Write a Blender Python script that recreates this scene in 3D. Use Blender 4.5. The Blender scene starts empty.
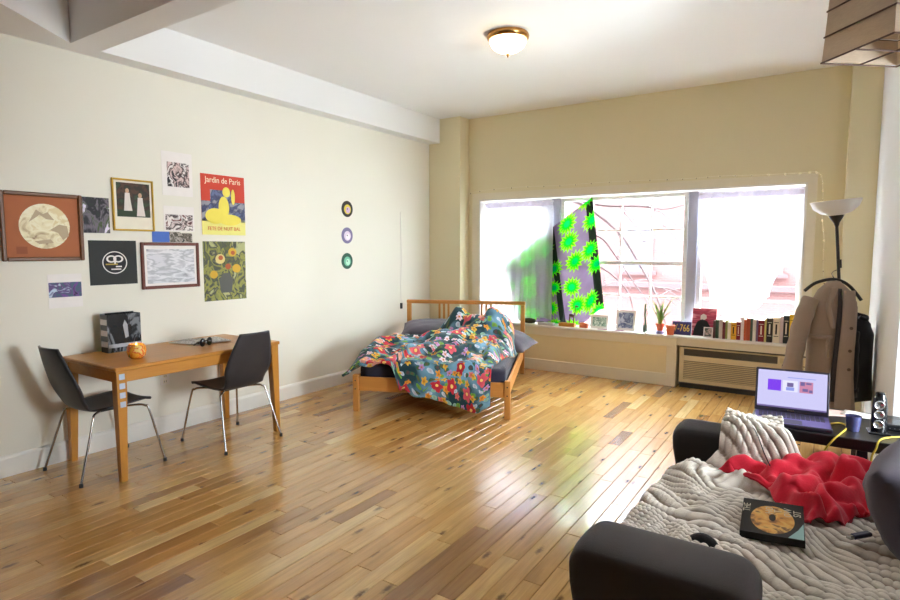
import bpy, math, random
from mathutils import Vector, Matrix, Euler, noise
random.seed(7)
S = bpy.context.scene
COL = S.collection

# ------------------------------------------------------------------ camera
F_PX, CAM_H = 575.0, 1.55
PITCH = math.atan((300 - 249) / F_PX)
YAW = math.radians(33.3)
cam_d = bpy.data.cameras.new('camera')
cam_d.sensor_width = 36.0
cam_d.lens = F_PX / 900 * 36
cam_d.clip_end = 300
cam = bpy.data.objects.new('camera', cam_d)
cam.location = (0, 0, CAM_H)
cam.rotation_euler = (math.pi / 2 - PITCH, 0, YAW)
COL.objects.link(cam)
S.camera = cam

# ------------------------------------------------------------------ world, exposure
W = bpy.data.worlds.new('overcast_sky')
S.world = W
W.use_nodes = True
_bg = W.node_tree.nodes['Background']
_bg.inputs['Color'].default_value = (0.87, 0.94, 1.0, 1)
_bg.inputs['Strength'].default_value = 9.0
S.view_settings.view_transform = 'Standard'
S.view_settings.look = 'None'
S.view_settings.gamma = 1.0
S.view_settings.use_curve_mapping = False
S.view_settings.exposure = 3.15
S.cycles.max_bounces = 14
S.cycles.diffuse_bounces = 8
S.cycles.transparent_max_bounces = 16
S.cycles.use_denoising = True
S.cycles.sample_clamp_indirect = 12
# light portal in the window opening (only guides the sampling of the sky light)
_pd = bpy.data.lights.new('window_portal', 'AREA')
_pd.shape = 'RECTANGLE'
_pd.size, _pd.size_y = 3.9, 1.7
_pd.cycles.is_portal = True
_po = bpy.data.objects.new('window_portal', _pd)
_po.location = (-2.08, 7.12, 1.4)
_po.rotation_euler = (-math.pi / 2, 0, 0)
COL.objects.link(_po)
_pd2 = bpy.data.lights.new('added_window_portal', 'AREA')  # portal for the added window out of view
_pd2.shape = 'RECTANGLE'
_pd2.size, _pd2.size_y = 1.4, 1.1
_pd2.cycles.is_portal = True
_po2 = bpy.data.objects.new('added_window_portal', _pd2)
_po2.location = (2.36, 2.95, 1.5)
_po2.rotation_euler = (0, math.pi / 2, 0)
COL.objects.link(_po2)

# ------------------------------------------------------------------ pixel -> place helpers
_fw = Vector((-math.sin(YAW) * math.cos(PITCH), math.cos(YAW) * math.cos(PITCH), -math.sin(PITCH)))
_rt = Vector((math.cos(YAW), math.sin(YAW), 0))
_up = _rt.cross(_fw)
def ray(x, y): return _fw + _rt * ((x - 450) / F_PX) - _up * ((y - 300) / F_PX)
def on(x, y, ax, v):
    r = ray(x, y); c = Vector((0, 0, CAM_H))
    return c + r * ((v - c[ax]) / r[ax])
def onX(x, y, v): return on(x, y, 0, v)
def onY(x, y, v): return on(x, y, 1, v)
def onZ(x, y, v): return on(x, y, 2, v)

# ------------------------------------------------------------------ materials
class NT:
    def __init__(s, name):
        s.m = bpy.data.materials.new(name); s.m.use_nodes = True
        s.t = s.m.node_tree; s.t.nodes.clear()
        s.out = s.t.nodes.new('ShaderNodeOutputMaterial')
    def n(s, ty, ins=None, out=0, **props):
        nd = s.t.nodes.new('ShaderNode' + ty)
        for k, v in props.items(): setattr(nd, k, v)
        for k, v in (ins or {}).items():
            if isinstance(v, bpy.types.NodeSocket): s.t.links.new(v, nd.inputs[k])
            else: nd.inputs[k].default_value = v
        return nd.outputs[out]
    def math(s, op, a, b=0.0, c=0.0): return s.n('Math', {0: a, 1: b, 2: c}, operation=op)
    def mix(s, f, a, b):
        nd = s.t.nodes.new('ShaderNodeMix'); nd.data_type = 'RGBA'
        for k, v in ((0, f), (6, a), (7, b)):
            if isinstance(v, bpy.types.NodeSocket): s.t.links.new(v, nd.inputs[k])
            else: nd.inputs[k].default_value = v if k == 0 else c4(v)
        return nd.outputs[2]
    def ramp(s, f, stops, interp='LINEAR'):
        nd = s.t.nodes.new('ShaderNodeValToRGB'); e = nd.color_ramp.elements
        nd.color_ramp.interpolation = interp
        while len(e) < len(stops): e.new(0.5)
        for i, (p, c) in enumerate(stops): e[i].position = p; e[i].color = c4(c)
        s.t.links.new(f, nd.inputs[0]); return nd.outputs[0]
    def uv(s): return s.n('TexCoord', out=2)
    def obj(s): return s.n('TexCoord', out=3)
    def mapping(s, v, scale=(1, 1, 1), loc=(0, 0, 0), rot=(0, 0, 0)):
        return s.n('Mapping', {'Vector': v, 'Scale': scale, 'Location': loc, 'Rotation': rot})
    def noise(s, v, scale, detail=3.0, out=0, dist=0.0):
        return s.n('TexNoise', {'Vector': v, 'Scale': scale, 'Detail': detail, 'Distortion': dist}, out=out)
    def bump(s, h, strength, dist=0.01): return s.n('Bump', {'Height': h, 'Strength': strength, 'Distance': dist})
    def bsdf(s, color, rough=0.5, metal=0.0, normal=None, **kw):
        ins = {'Base Color': color if isinstance(color, bpy.types.NodeSocket) else c4(color), 'Roughness': rough, 'Metallic': metal}
        if normal is not None: ins['Normal'] = normal
        ins.update(kw)
        return s.n('BsdfPrincipled', ins)
    def end(s, sh): s.t.links.new(sh, s.out.inputs['Surface']); return s.m
def c4(c): return (c[0], c[1], c[2], 1.0)
def rgb(r, g, b):
    f = lambda v: ((v / 255 + 0.055) / 1.055) ** 2.4 if v > 10 else v / 255 / 12.92
    return (f(r), f(g), f(b))
M = {}
def plain(name, col, rough=0.5, metal=0.0, var=0.08, nscale=12.0, bump=0.0, bscale=60.0, **kw):
    t = NT(name); v = t.obj()
    nz = t.noise(v, nscale)
    col2 = tuple(max(0, c * (1 - 2 * var)) for c in col)
    c = t.mix(nz, col2, tuple(min(1, x * (1 + var)) for x in col))
    nm = t.bump(t.noise(v, bscale, 4), bump) if bump else None
    M[name] = t.end(t.bsdf(c, rough, metal, nm, **kw)); return M[name]
def wood(name, light, dark, rough=0.4, axis=1, scale=14.0):
    t = NT(name); v = t.obj()
    sc = [scale] * 3; sc[axis] = scale * 0.09
    g = t.noise(t.mapping(v, tuple(sc)), 1.0, 5, dist=0.6)
    g2 = t.noise(t.mapping(v, tuple(x * 6 for x in sc)), 1.0, 2)
    c = t.mix(t.math('MULTIPLY_ADD', g2, 0.35, t.math('MULTIPLY', g, 0.7)), dark, light)
    M[name] = t.end(t.bsdf(c, rough, 0, t.bump(g2, 0.05))); return M[name]
def fabric(name, col, col2=None, scale=300.0, rough=0.95, bump=0.25, nscale=8.0):
    t = NT(name); v = t.obj()
    w = t.noise(v, scale, 2)
    c = t.mix(t.math('MULTIPLY_ADD', w, 0.6, t.math('MULTIPLY', t.noise(v, nscale), 0.4)), col2 or tuple(x * 0.6 for x in col), col)
    M[name] = t.end(t.bsdf(c, rough, 0, t.bump(w, bump, 0.004), **{'Sheen Weight': 0.2})); return M[name]

def wall_paint(name, col, rough=0.75):
    t = NT(name); v = t.obj()
    c = t.mix(t.noise(v, 1.3, 4), tuple(x * 0.95 for x in col), col)
    return t.end(t.bsdf(c, rough, 0, t.bump(t.noise(v, 90, 3), 0.06, 0.003)))
M['wall_cream'] = wall_paint('wall_cream', (0.80, 0.768, 0.672))
M['wall_cream_shaded'] = wall_paint('wall_cream_shaded', (0.78, 0.71, 0.485))  # same cream paint as the left wall, backlit shade put into the colour
M['wall_cream_daylit'] = wall_paint('wall_cream_daylit', (0.80, 0.82, 0.84))  # same cream paint, bluish daylight put into the colour
M['ceiling_white'] = wall_paint('ceiling_white', (0.88, 0.88, 0.885))
M['beam_paint'] = wall_paint('beam_paint', (0.80, 0.795, 0.79))
M['trim_white'] = plain('trim_white', (0.80, 0.78, 0.73), 0.4, var=0.02)
M['casing'] = plain('casing', (0.79, 0.73, 0.58), 0.45, var=0.02)
M['panel_cream'] = plain('panel_cream', (0.80, 0.68, 0.42), 0.5, var=0.02)

# floor planks: tone attribute per plank + grain
def plank_mat():
    t = NT('oak_plank')
    at = t.n('Attribute', out=0, attribute_name='tone')
    sep = t.t.nodes.new('ShaderNodeSeparateColor'); t.t.links.new(at, sep.inputs[0])
    tone, off, kn = sep.outputs
    pos = t.n('NewGeometry', out=0)
    offv = t.n('CombineXYZ', {'X': t.math('MULTIPLY', off, 40), 'Y': t.math('MULTIPLY', kn, 60), 'Z': 0.0})
    p = t.n('VectorMath', {0: pos, 1: offv}, operation='ADD')
    g = t.noise(t.mapping(p, (26, 1.6, 1)), 1.0, 5, dist=1.2)
    g2 = t.noise(t.mapping(p, (160, 5, 1)), 1.0, 3)
    blot = t.noise(t.mapping(p, (6, 3, 1)), 1.0, 3)
    base = t.ramp(tone, [(0.0, rgb(132, 88, 44)), (0.2, rgb(178, 130, 72)), (0.5, rgb(210, 160, 90)), (0.8, rgb(226, 182, 110)), (1.0, rgb(240, 208, 146))])
    dark = t.n('VectorMath', {0: base, 1: (0.42, 0.34, 0.26)}, operation='MULTIPLY')
    f = t.math('MULTIPLY_ADD', g, 0.62, t.math('MULTIPLY_ADD', g2, 0.25, t.math('MULTIPLY', blot, 0.3)))
    c = t.mix(t.n('MapRange', {0: f, 1: 0.38, 2: 0.75, 3: 0.62, 4: 0.0}), base, dark)
    # knots
    vor = t.n('TexVoronoi', {'Vector': t.mapping(p, (9, 3.0, 1)), 'Scale': 1.0}, out=0, voronoi_dimensions='2D')
    vcol = t.n('TexVoronoi', {'Vector': t.mapping(p, (9, 3.0, 1)), 'Scale': 1.0}, out=1, voronoi_dimensions='2D')
    sk = t.t.nodes.new('ShaderNodeSeparateColor'); t.t.links.new(vcol, sk.inputs[0])
    d = t.math('MULTIPLY_ADD', t.noise(p, 60, 2), 0.18, vor)
    k = t.math('MULTIPLY', t.n('MapRange', {0: d, 1: 0.14, 2: 0.26, 3: 1.0, 4: 0.0}), t.math('GREATER_THAN', sk.outputs[0], 0.72))
    c = t.mix(t.math('MULTIPLY', k, 0.8), c, rgb(84, 50, 22))
    rg = t.math('MULTIPLY_ADD', g2, 0.1, 0.14)
    M['oak_plank'] = t.end(t.bsdf(c, rg, 0, t.bump(g2, 0.06, 0.002), **{'Specular IOR Level': 0.75, 'Coat Weight': 0.5, 'Coat Roughness': 0.16}))
plank_mat()

# ------------------------------------------------------------------ mesh building
class MB:
    def __init__(s): s.v = []; s.f = []; s.mi = []; s.cur = 0; s.uvs = None
    def add(s, vs, fs):
        b = len(s.v); s.v += [tuple(p) for p in vs]
        s.f += [tuple(b + i for i in q) for q in fs]; s.mi += [s.cur] * len(fs); return s
    def box(s, a, b, mat=None):
        x0, y0, z0 = a; x1, y1, z1 = b
        vs = [Vector(p) for p in ((x0,y0,z0),(x1,y0,z0),(x1,y1,z0),(x0,y1,z0),(x0,y0,z1),(x1,y0,z1),(x1,y1,z1),(x0,y1,z1))]
        if mat: vs = [mat @ p for p in vs]
        return s.add(vs, [(0,3,2,1),(4,5,6,7),(0,1,5,4),(1,2,6,5),(2,3,7,6),(3,0,4,7)])
    def bbox(s, a, b, r, mat=None):  # chamfered box
        x0, y0, z0 = a; x1, y1, z1 = b
        X = (x0, x1); Y = (y0, y1); Z = (z0, z1); vs = []; idx = {}
        for i in (0, 1):
            for j in (0, 1):
                for k in (0, 1):
                    sx, sy, sz = (r if i == 0 else -r), (r if j == 0 else -r), (r if k == 0 else -r)
                    idx[i,j,k,0] = len(vs); vs.append(Vector((X[i], Y[j] + sy, Z[k] + sz)))
                    idx[i,j,k,1] = len(vs); vs.append(Vector((X[i] + sx, Y[j], Z[k] + sz)))
                    idx[i,j,k,2] = len(vs); vs.append(Vector((X[i] + sx, Y[j] + sy, Z[k])))
        fs = []
        for a_ in (0, 1):
            fs.append([idx[a_,j,k,0] for j, k in ((0,0),(1,0),(1,1),(0,1))])
            fs.append([idx[j,a_,k,1] for j, k in ((0,0),(1,0),(1,1),(0,1))])
            fs.append([idx[j,k,a_,2] for j, k in ((0,0),(1,0),(1,1),(0,1))])
        for a_ in (0, 1):
            for b_ in (0, 1):
                fs.append([idx[0,a_,b_,1], idx[1,a_,b_,1], idx[1,a_,b_,2], idx[0,a_,b_,2]])
                fs.append([idx[a_,0,b_,0], idx[a_,1,b_,0], idx[a_,1,b_,2], idx[a_,0,b_,2]])
                fs.append([idx[a_,b_,0,0], idx[a_,b_,1,0], idx[a_,b_,1,1], idx[a_,b_,0,1]])
        for i in (0, 1):
            for j in (0, 1):
                for k in (0, 1): fs.append([idx[i,j,k,0], idx[i,j,k,1], idx[i,j,k,2]])
        c = Vector(((x0+x1)/2, (y0+y1)/2, (z0+z1)/2)); out = []
        for f in fs:
            p = [vs[i] for i in f]; nrm = (p[1]-p[0]).cross(p[2]-p[0]); m = sum(p, Vector()) / len(p)
            out.append(tuple(f) if nrm.dot(m - c) > 0 else tuple(reversed(f)))
        if mat: vs = [mat @ p for p in vs]
        return s.add(vs, out)
    def tube(s, path, r, n=8, caps=True):
        path = [Vector(p) for p in path]; rs = r if isinstance(r, (list, tuple)) else [r] * len(path)
        b = len(s.v); prev = None
        for i, p in enumerate(path):
            d = (path[min(i+1, len(path)-1)] - path[max(i-1, 0)]).normalized()
            if prev is None: u = d.orthogonal().normalized()
            else: u = (prev - d * prev.dot(d)).normalized()
            prev = u; w = d.cross(u)
            for k in range(n):
                a = 2 * math.pi * k / n
                s.v.append(tuple(p + (u * math.cos(a) + w * math.sin(a)) * rs[i]))
        for i in range(len(path) - 1):
            for k in range(n):
                k2 = (k + 1) % n
                s.f.append((b+i*n+k, b+i*n+k2, b+(i+1)*n+k2, b+(i+1)*n+k)); s.mi.append(s.cur)
        if caps:
            s.f.append(tuple(b+k for k in reversed(range(n)))); s.mi.append(s.cur)
            s.f.append(tuple(b+(len(path)-1)*n+k for k in range(n))); s.mi.append(s.cur)
        return s
    def lathe(s, prof, n=24, mat=None):
        b = len(s.v)
        for r, z in prof:
            for k in range(n):
                a = 2 * math.pi * k / n; p = Vector((r * math.cos(a), r * math.sin(a), z))
                s.v.append(tuple(mat @ p if mat else p))
        for i in range(len(prof) - 1):
            for k in range(n):
                k2 = (k + 1) % n
                s.f.append((b+i*n+k, b+i*n+k2, b+(i+1)*n+k2, b+(i+1)*n+k)); s.mi.append(s.cur)
        s.f.append(tuple(b+k for k in reversed(range(n)))); s.mi.append(s.cur)
        s.f.append(tuple(b+(len(prof)-1)*n+k for k in range(n))); s.mi.append(s.cur)
        return s
    def loft(s, rings, caps=True):
        n = len(rings[0]); b = len(s.v)
        for rg in rings: s.v += [tuple(p) for p in rg]
        for i in range(len(rings) - 1):
            for k in range(n):
                k2 = (k + 1) % n
                s.f.append((b+i*n+k, b+i*n+k2, b+(i+1)*n+k2, b+(i+1)*n+k)); s.mi.append(s.cur)
        if caps:
            s.f.append(tuple(b+k for k in reversed(range(n)))); s.mi.append(s.cur)
            s.f.append(tuple(b+(len(rings)-1)*n+k for k in range(n))); s.mi.append(s.cur)
        return s
    def prism(s, outline, axis, a, b):  # outline 2-D polygon extruded along axis from a to b
        def P(q, h):
            return (h, q[0], q[1]) if axis == 0 else ((q[0], h, q[1]) if axis == 1 else (q[0], q[1], h))
        n = len(outline)
        return s.add([P(q, a) for q in outline] + [P(q, b) for q in outline],
                     [tuple(range(n)), tuple(reversed(range(n, 2*n)))] + [(k, k+n, (k+1) % n + n, (k+1) % n) for k in range(n)])
    def build(s, name, mat, parent=None, loc=(0,0,0), rot=(0,0,0), smooth=False, fix=True):
        me = bpy.data.meshes.new(name)
        me.from_pydata(s.v, [], s.f)
        mats = mat if isinstance(mat, (list, tuple)) else [mat]
        for m in mats: me.materials.append(M[m] if isinstance(m, str) else m)
        if len(mats) > 1: me.polygons.foreach_set('material_index', s.mi)
        if fix:
            import bmesh
            bm = bmesh.new(); bm.from_mesh(me); bmesh.ops.recalc_face_normals(bm, faces=bm.faces); bm.to_mesh(me); bm.free()
        if smooth:
            me.polygons.foreach_set('use_smooth', [True] * len(me.polygons))
            if smooth != True: me.set_sharp_from_angle(angle=math.radians(smooth))
        me.update()
        return link(name, me, parent, loc, rot)
def link(name, me, parent=None, loc=(0,0,0), rot=(0,0,0)):
    o = bpy.data.objects.new(name, me); COL.objects.link(o)
    o.location = loc; o.rotation_euler = rot
    if parent is not None: o.parent = parent
    return o
def sheet(fn, nu, nv, thick, name, mat, parent=None, uvscale=(1, 1), smooth=True, loc=(0,0,0), rot=(0,0,0), attr=None):
    """closed thin sheet; fn(u,v) with u,v in 0..1 -> point"""
    P = [[Vector(fn(i / nu, j / nv)) for j in range(nv + 1)] for i in range(nu + 1)]
    vs = []; 
    for i in range(nu + 1):
        for j in range(nv + 1):
            du = P[min(i+1, nu)][j] - P[max(i-1, 0)][j]; dv = P[i][min(j+1, nv)] - P[i][max(j-1, 0)]
            n = du.cross(dv); n = n.normalized() if n.length > 1e-9 else Vector((0, 0, 1))
            vs.append((P[i][j] + n * thick / 2, P[i][j] - n * thick / 2))
    k = (nu + 1) * (nv + 1); ix = lambda i, j: i * (nv + 1) + j
    V = [a for a, b in vs] + [b for a, b in vs]; Fc = []
    for i in range(nu):
        for j in range(nv):
            q = (ix(i, j), ix(i+1, j), ix(i+1, j+1), ix(i, j+1))
            Fc.append(q); Fc.append(tuple(k + a for a in reversed(q)))
    for i in range(nu):
        for j, rev in ((0, 1), (nv, 0)):
            q = (ix(i, j), ix(i+1, j), k + ix(i+1, j), k + ix(i, j)); Fc.append(tuple(reversed(q)) if rev else q)
    for j in range(nv):
        for i, rev in ((0, 0), (nu, 1)):
            q = (ix(i, j), ix(i, j+1), k + ix(i, j+1), k + ix(i, j)); Fc.append(tuple(reversed(q)) if rev else q)
    me = bpy.data.meshes.new(name); me.from_pydata([tuple(p) for p in V], [], Fc)
    me.materials.append(M[mat] if isinstance(mat, str) else mat)
    uvl = me.uv_layers.new(name='UVMap'); 
    UV = [(i / nu * uvscale[0], j / nv * uvscale[1]) for i in range(nu + 1) for j in range(nv + 1)]
    buf = []
    for lp in me.loops: buf += UV[lp.vertex_index % k]
    uvl.data.foreach_set('uv', buf)
    if attr:
        a = me.color_attributes.new('tone', 'FLOAT_COLOR', 'POINT')
        vals = [attr(i / nu, j / nv) for i in range(nu + 1) for j in range(nv + 1)]
        flat = []
        for q in vals + vals: flat += [q, q, q, 1.0]
        a.data.foreach_set('color', flat)
    if smooth: me.polygons.foreach_set('use_smooth', [True] * len(me.polygons))
    me.update()
    return link(name, me, parent, loc, rot)
def empty(name, loc=(0,0,0), rz=0.0):
    o = bpy.data.objects.new(name, None); COL.objects.link(o)
    o.location = loc; o.rotation_euler = (0, 0, rz); o.empty_display_size = 0.1
    return o
def tag(o, label, cat, group=None):
    o['label'] = label; o['category'] = cat
    if group: o['group'] = group
    return o
def struct(o, label=None):
    o['kind'] = 'structure'
    if label: o['label'] = label
    return o
def copy_tree(o, parent=None):
    c = o.copy(); COL.objects.link(c); c.parent = parent
    for ch in [x for x in bpy.data.objects if x.parent == o]: copy_tree(ch, c)
    return c
def text(body, size, mat, parent, loc, rot, name='lettering', depth=0.0005, align='CENTER', sx=1.0):
    cu = bpy.data.curves.new(name, 'FONT'); cu.body = body; cu.size = size; cu.extrude = depth
    cu.align_x = align; cu.align_y = 'CENTER'; cu.resolution_u = 3
    tmp = bpy.data.objects.new('tmp', cu); COL.objects.link(tmp)
    bpy.context.view_layer.update()
    me = bpy.data.meshes.new_from_object(tmp.evaluated_get(bpy.context.evaluated_depsgraph_get()))
    bpy.data.objects.remove(tmp); me.name = name
    me.materials.clear(); me.materials.append(M[mat])
    o = link(name, me, parent, loc, rot); o.scale = (sx, 1, 1); return o
def cat(p, n):  # catmull-rom resample of a list of tuples
    out = []; m = len(p)
    for i in range(m - 1):
        p0, p1, p2, p3 = p[max(i-1, 0)], p[i], p[i+1], p[min(i+2, m-1)]
        for k in range(n):
            t = k / n
            out.append(tuple(0.5 * (2*b + (c-a)*t + (2*a-5*b+4*c-d)*t*t + (3*b-a-3*c+d)*t**3) for a, b, c, d in zip(p0, p1, p2, p3)))
    out.append(tuple(p[-1])); return out
def lerp_tab(tab, x):
    if x <= tab[0][0]: return tab[0][1]
    for (a, b), (c, d) in zip(tab, tab[1:]):
        if x <= c:
            t = (x - a) / (c - a); t = t * t * (3 - 2 * t); return b + (d - b) * t
    return tab[-1][1]
def sstep(a, b, x):
    t = min(1, max(0, (x - a) / (b - a))); return t * t * (3 - 2 * t)
def fbm(x, y, z=0.0, o=3): return noise.fractal(Vector((x, y, z)), 0.6, 2.0, o)

# ================================================================== STRUCTURE
LX, BY, RX, CZ = -4.63, 6.75, 0.335, 3.285
FY, AX = -2.0, 2.2           # wall behind the camera, alcove wall

floor = struct(MB().box((LX - 0.1, FY - 0.1, -0.12), (AX + 0.1, 7.0, -0.006)).build('floor', plain('joint_dark', rgb(70, 44, 22), 0.8)))
def plank_mesh(mb, x0, x1, y0, y1, zt):
    g, b = 0.0009, 0.0022
    x0 += g; x1 -= g; y0 += g; y1 -= g
    vs = [(x0, y0, -0.012), (x1, y0, -0.012), (x1, y1, -0.012), (x0, y1, -0.012),
          (x0, y0, zt - b), (x1, y0, zt - b), (x1, y1, zt - b), (x0, y1, zt - b),
          (x0 + b, y0 + b, zt), (x1 - b, y0 + b, zt), (x1 - b, y1 - b, zt), (x0 + b, y1 - b, zt)]
    fs = [(8, 9, 10, 11)]
    for k in range(4):
        k2 = (k + 1) % 4
        fs += [(k, k2, 4 + k2, 4 + k), (4 + k, 4 + k2, 8 + k2, 8 + k)]
    mb.add(vs, fs)
def tone_attr(me, tones, per):
    a = me.color_attributes.new('tone', 'FLOAT_COLOR', 'POINT'); buf = []
    for t in tones: buf += list(t) * per
    a.data.foreach_set('color', buf)
planks = []
PW = 0.092
x = LX + 0.004; row = 0
while x < AX - 0.02:
    rnd = random.Random(row * 31 + 5)
    y = FY - rnd.random() * 0.8
    ymax = 6.94 if x < RX else 3.98
    while y < ymax - 0.02:
        ln = rnd.choice((0.35, 0.5, 0.62, 0.78, 0.95, 1.15, 1.4)) * (0.85 + 0.3 * rnd.random())
        y1 = min(y + ln, ymax)
        tone = min(1, max(0, rnd.gauss(0.6, 0.17)))
        if rnd.random() < 0.04: tone = 0.12 + 0.12 * rnd.random()
        if y1 > FY: planks.append((x, min(x + PW, AX), max(y, FY), y1, (tone, rnd.random(), rnd.random(), 1.0), rnd.uniform(-0.0006, 0.0004)))
        y = y1
    x += PW; row += 1
def plank_px(p):  # rough size in the photograph: area / distance^2, visible ones only
    cx, cy = (p[0] + p[1]) / 2, (p[2] + p[3]) / 2
    d = Vector((cx, cy, 0)) - Vector((0, 0, CAM_H)); z = d.dot(_fw)
    if z < 0.5: return 0
    px, py = 450 + F_PX * d.dot(_rt) / z, 300 - F_PX * d.dot(_up) / z
    if not (-60 < px < 960 and py < 660): return 0
    if cx > -0.62 and 1.55 < cy < 3.9: return 0
    if cx > -0.5 and cy < 1.6: return 0
    return (p[1] - p[0]) * (p[3] - p[2]) / d.length ** 3
planks.sort(key=plank_px, reverse=True)
for p in planks[:300]:
    mb = MB(); plank_mesh(mb, *p[:4], p[5])
    o = mb.build('plank', 'oak_plank', floor, fix=False); tone_attr(o.data, [p[4]], 12)
mb = MB()
for p in planks[300:]: plank_mesh(mb, *p[:4], p[5])
o = mb.build('far_planks', 'oak_plank', floor, fix=False); tone_attr(o.data, [p[4] for p in planks[300:]], 12)
o['kind'] = 'stuff'

struct(MB().box((LX - 0.12, FY - 0.1, 0), (LX, 6.95, CZ)).build('wall_left', 'wall_cream'))
wb = MB()
wb.box((LX, BY, 0), (-3.95, 6.95, CZ)).box((-3.95, BY, 2.206), (-0.21, 6.95, CZ)).box((-0.21, BY, 0.47), (RX, 6.95, CZ))
wb.box((-0.06, BY, 0), (RX, 6.95, 0.47)).box((-3.95, BY, 0), (-1.38, 6.95, 0.56)).box((-1.38, BY + 0.01, 0.475), (-0.21, 6.95, 0.56))
wb.box((-1.38, 6.94, 0), (-0.06, 6.97, 0.475))
wb.box((LX, 6.53, 0), (-4.13, BY, CZ)).box((0.10, 6.53, 0), (RX, BY, CZ))
struct(wb.build('wall_back', 'wall_cream_shaded'))
wr = MB().box((RX, 3.9, 0), (RX + 0.12, 6.95, CZ)).box((RX + 0.12, 3.9, 0), (AX + 0.1, 4.02, CZ)).box((AX, FY, 0), (AX + 0.1, 2.45, CZ)).box((AX, 3.45, 0), (AX + 0.1, 3.9, CZ)).box((AX, 2.45, 0), (AX + 0.1, 3.45, 0.85)).box((AX, 2.45, 2.15), (AX + 0.1, 3.45, CZ))
struct(wr.build('wall_right', 'wall_cream_daylit'))
struct(MB().box((LX - 0.12, FY - 0.1, 0), (AX + 0.1, FY, CZ)).build('wall_front', wall_paint('wall_bounce_cut', (0.26, 0.2, 0.14))))  # unseen wall, made dark to cut light bounced onto the beam
ceil = struct(MB().box((LX - 0.12, FY - 0.1, CZ), (AX + 0.1, 7.0, CZ + 0.12)).build('ceiling', 'ceiling_white'))
MB().box((LX, 2.2, 2.968), (-4.455, 6.53, CZ)).build('soffit', 'beam_paint', ceil)
MB().prism([(LX, FY), (-3.0, FY), (-4.08, 1.47), (-4.455, 2.0), (LX, 2.0)], 2, 2.968, CZ).build('soffit', 'beam_paint', ceil)
MB().box((LX, 2.0, 2.968), (AX, 2.2, CZ)).build('cross_beam', 'beam_paint', ceil)
# baseboard on the left wall (board + moulded cap), with the small joint
bbm = MB().prism([(LX, 0), (LX + 0.016, 0), (LX + 0.016, 0.125), (LX + 0.010, 0.14), (LX + 0.004, 0.147), (LX, 0.147)], 1, FY, 6.53)
struct(bbm.build('baseboard_left', 'trim_white'))
struct(MB().box((RX - 0.016, 3.9, 0), (RX, 6.53, 0.14)).build('baseboard_right', 'trim_white'))
# window casing and reveal lining
cs = MB()
cs.box((-4.06, BY - 0.02, 0.585), (-3.955, BY, 2.29)).box((-0.205, BY - 0.02, 0.585), (-0.125, BY, 2.29))
cs.box((-3.955, BY - 0.02, 2.206), (-0.205, BY, 2.29))
struct(cs.build('trim_1', 'casing'))
rv = MB().box((-3.955, BY - 0.02, 0.585), (-3.935, 6.94, 2.206)).box((-0.225, BY - 0.02, 0.585), (-0.205, 6.94, 2.206)).box((-3.935, BY - 0.02, 2.188), (-0.225, 6.94, 2.206))
struct(rv.build('trim_2', 'trim_white'))
struct(MB().bbox((-4.1, 6.70, 0.555), (-0.09, 6.945, 0.585), 0.005).build('trim_3', 'trim_white'))   # window sill
# panelling under the sill
pn = struct(MB().box((-4.13, BY - 0.006, 0.13), (-1.38, BY, 0.47)).build('trim_4', 'panel_cream'))
for nm, a, b in (('top_rail', (-4.13, BY - 0.024, 0.455), (-1.38, BY, 0.555)), ('bottom_rail', (-4.13, BY - 0.024, 0), (-1.38, BY, 0.14)),
                 ('stile', (-1.485, BY - 0.024, 0.14), (-1.38, BY, 0.455)), ('stile', (-4.13, BY - 0.024, 0.14), (-4.03, BY, 0.455))):
    MB().bbox(a, b, 0.004).build(nm, 'casing', pn)
struct(MB().box((-1.38, BY - 0.02, 0.475), (-0.09, BY + 0.008, 0.555)).build('trim_5', 'casing'))

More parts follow.
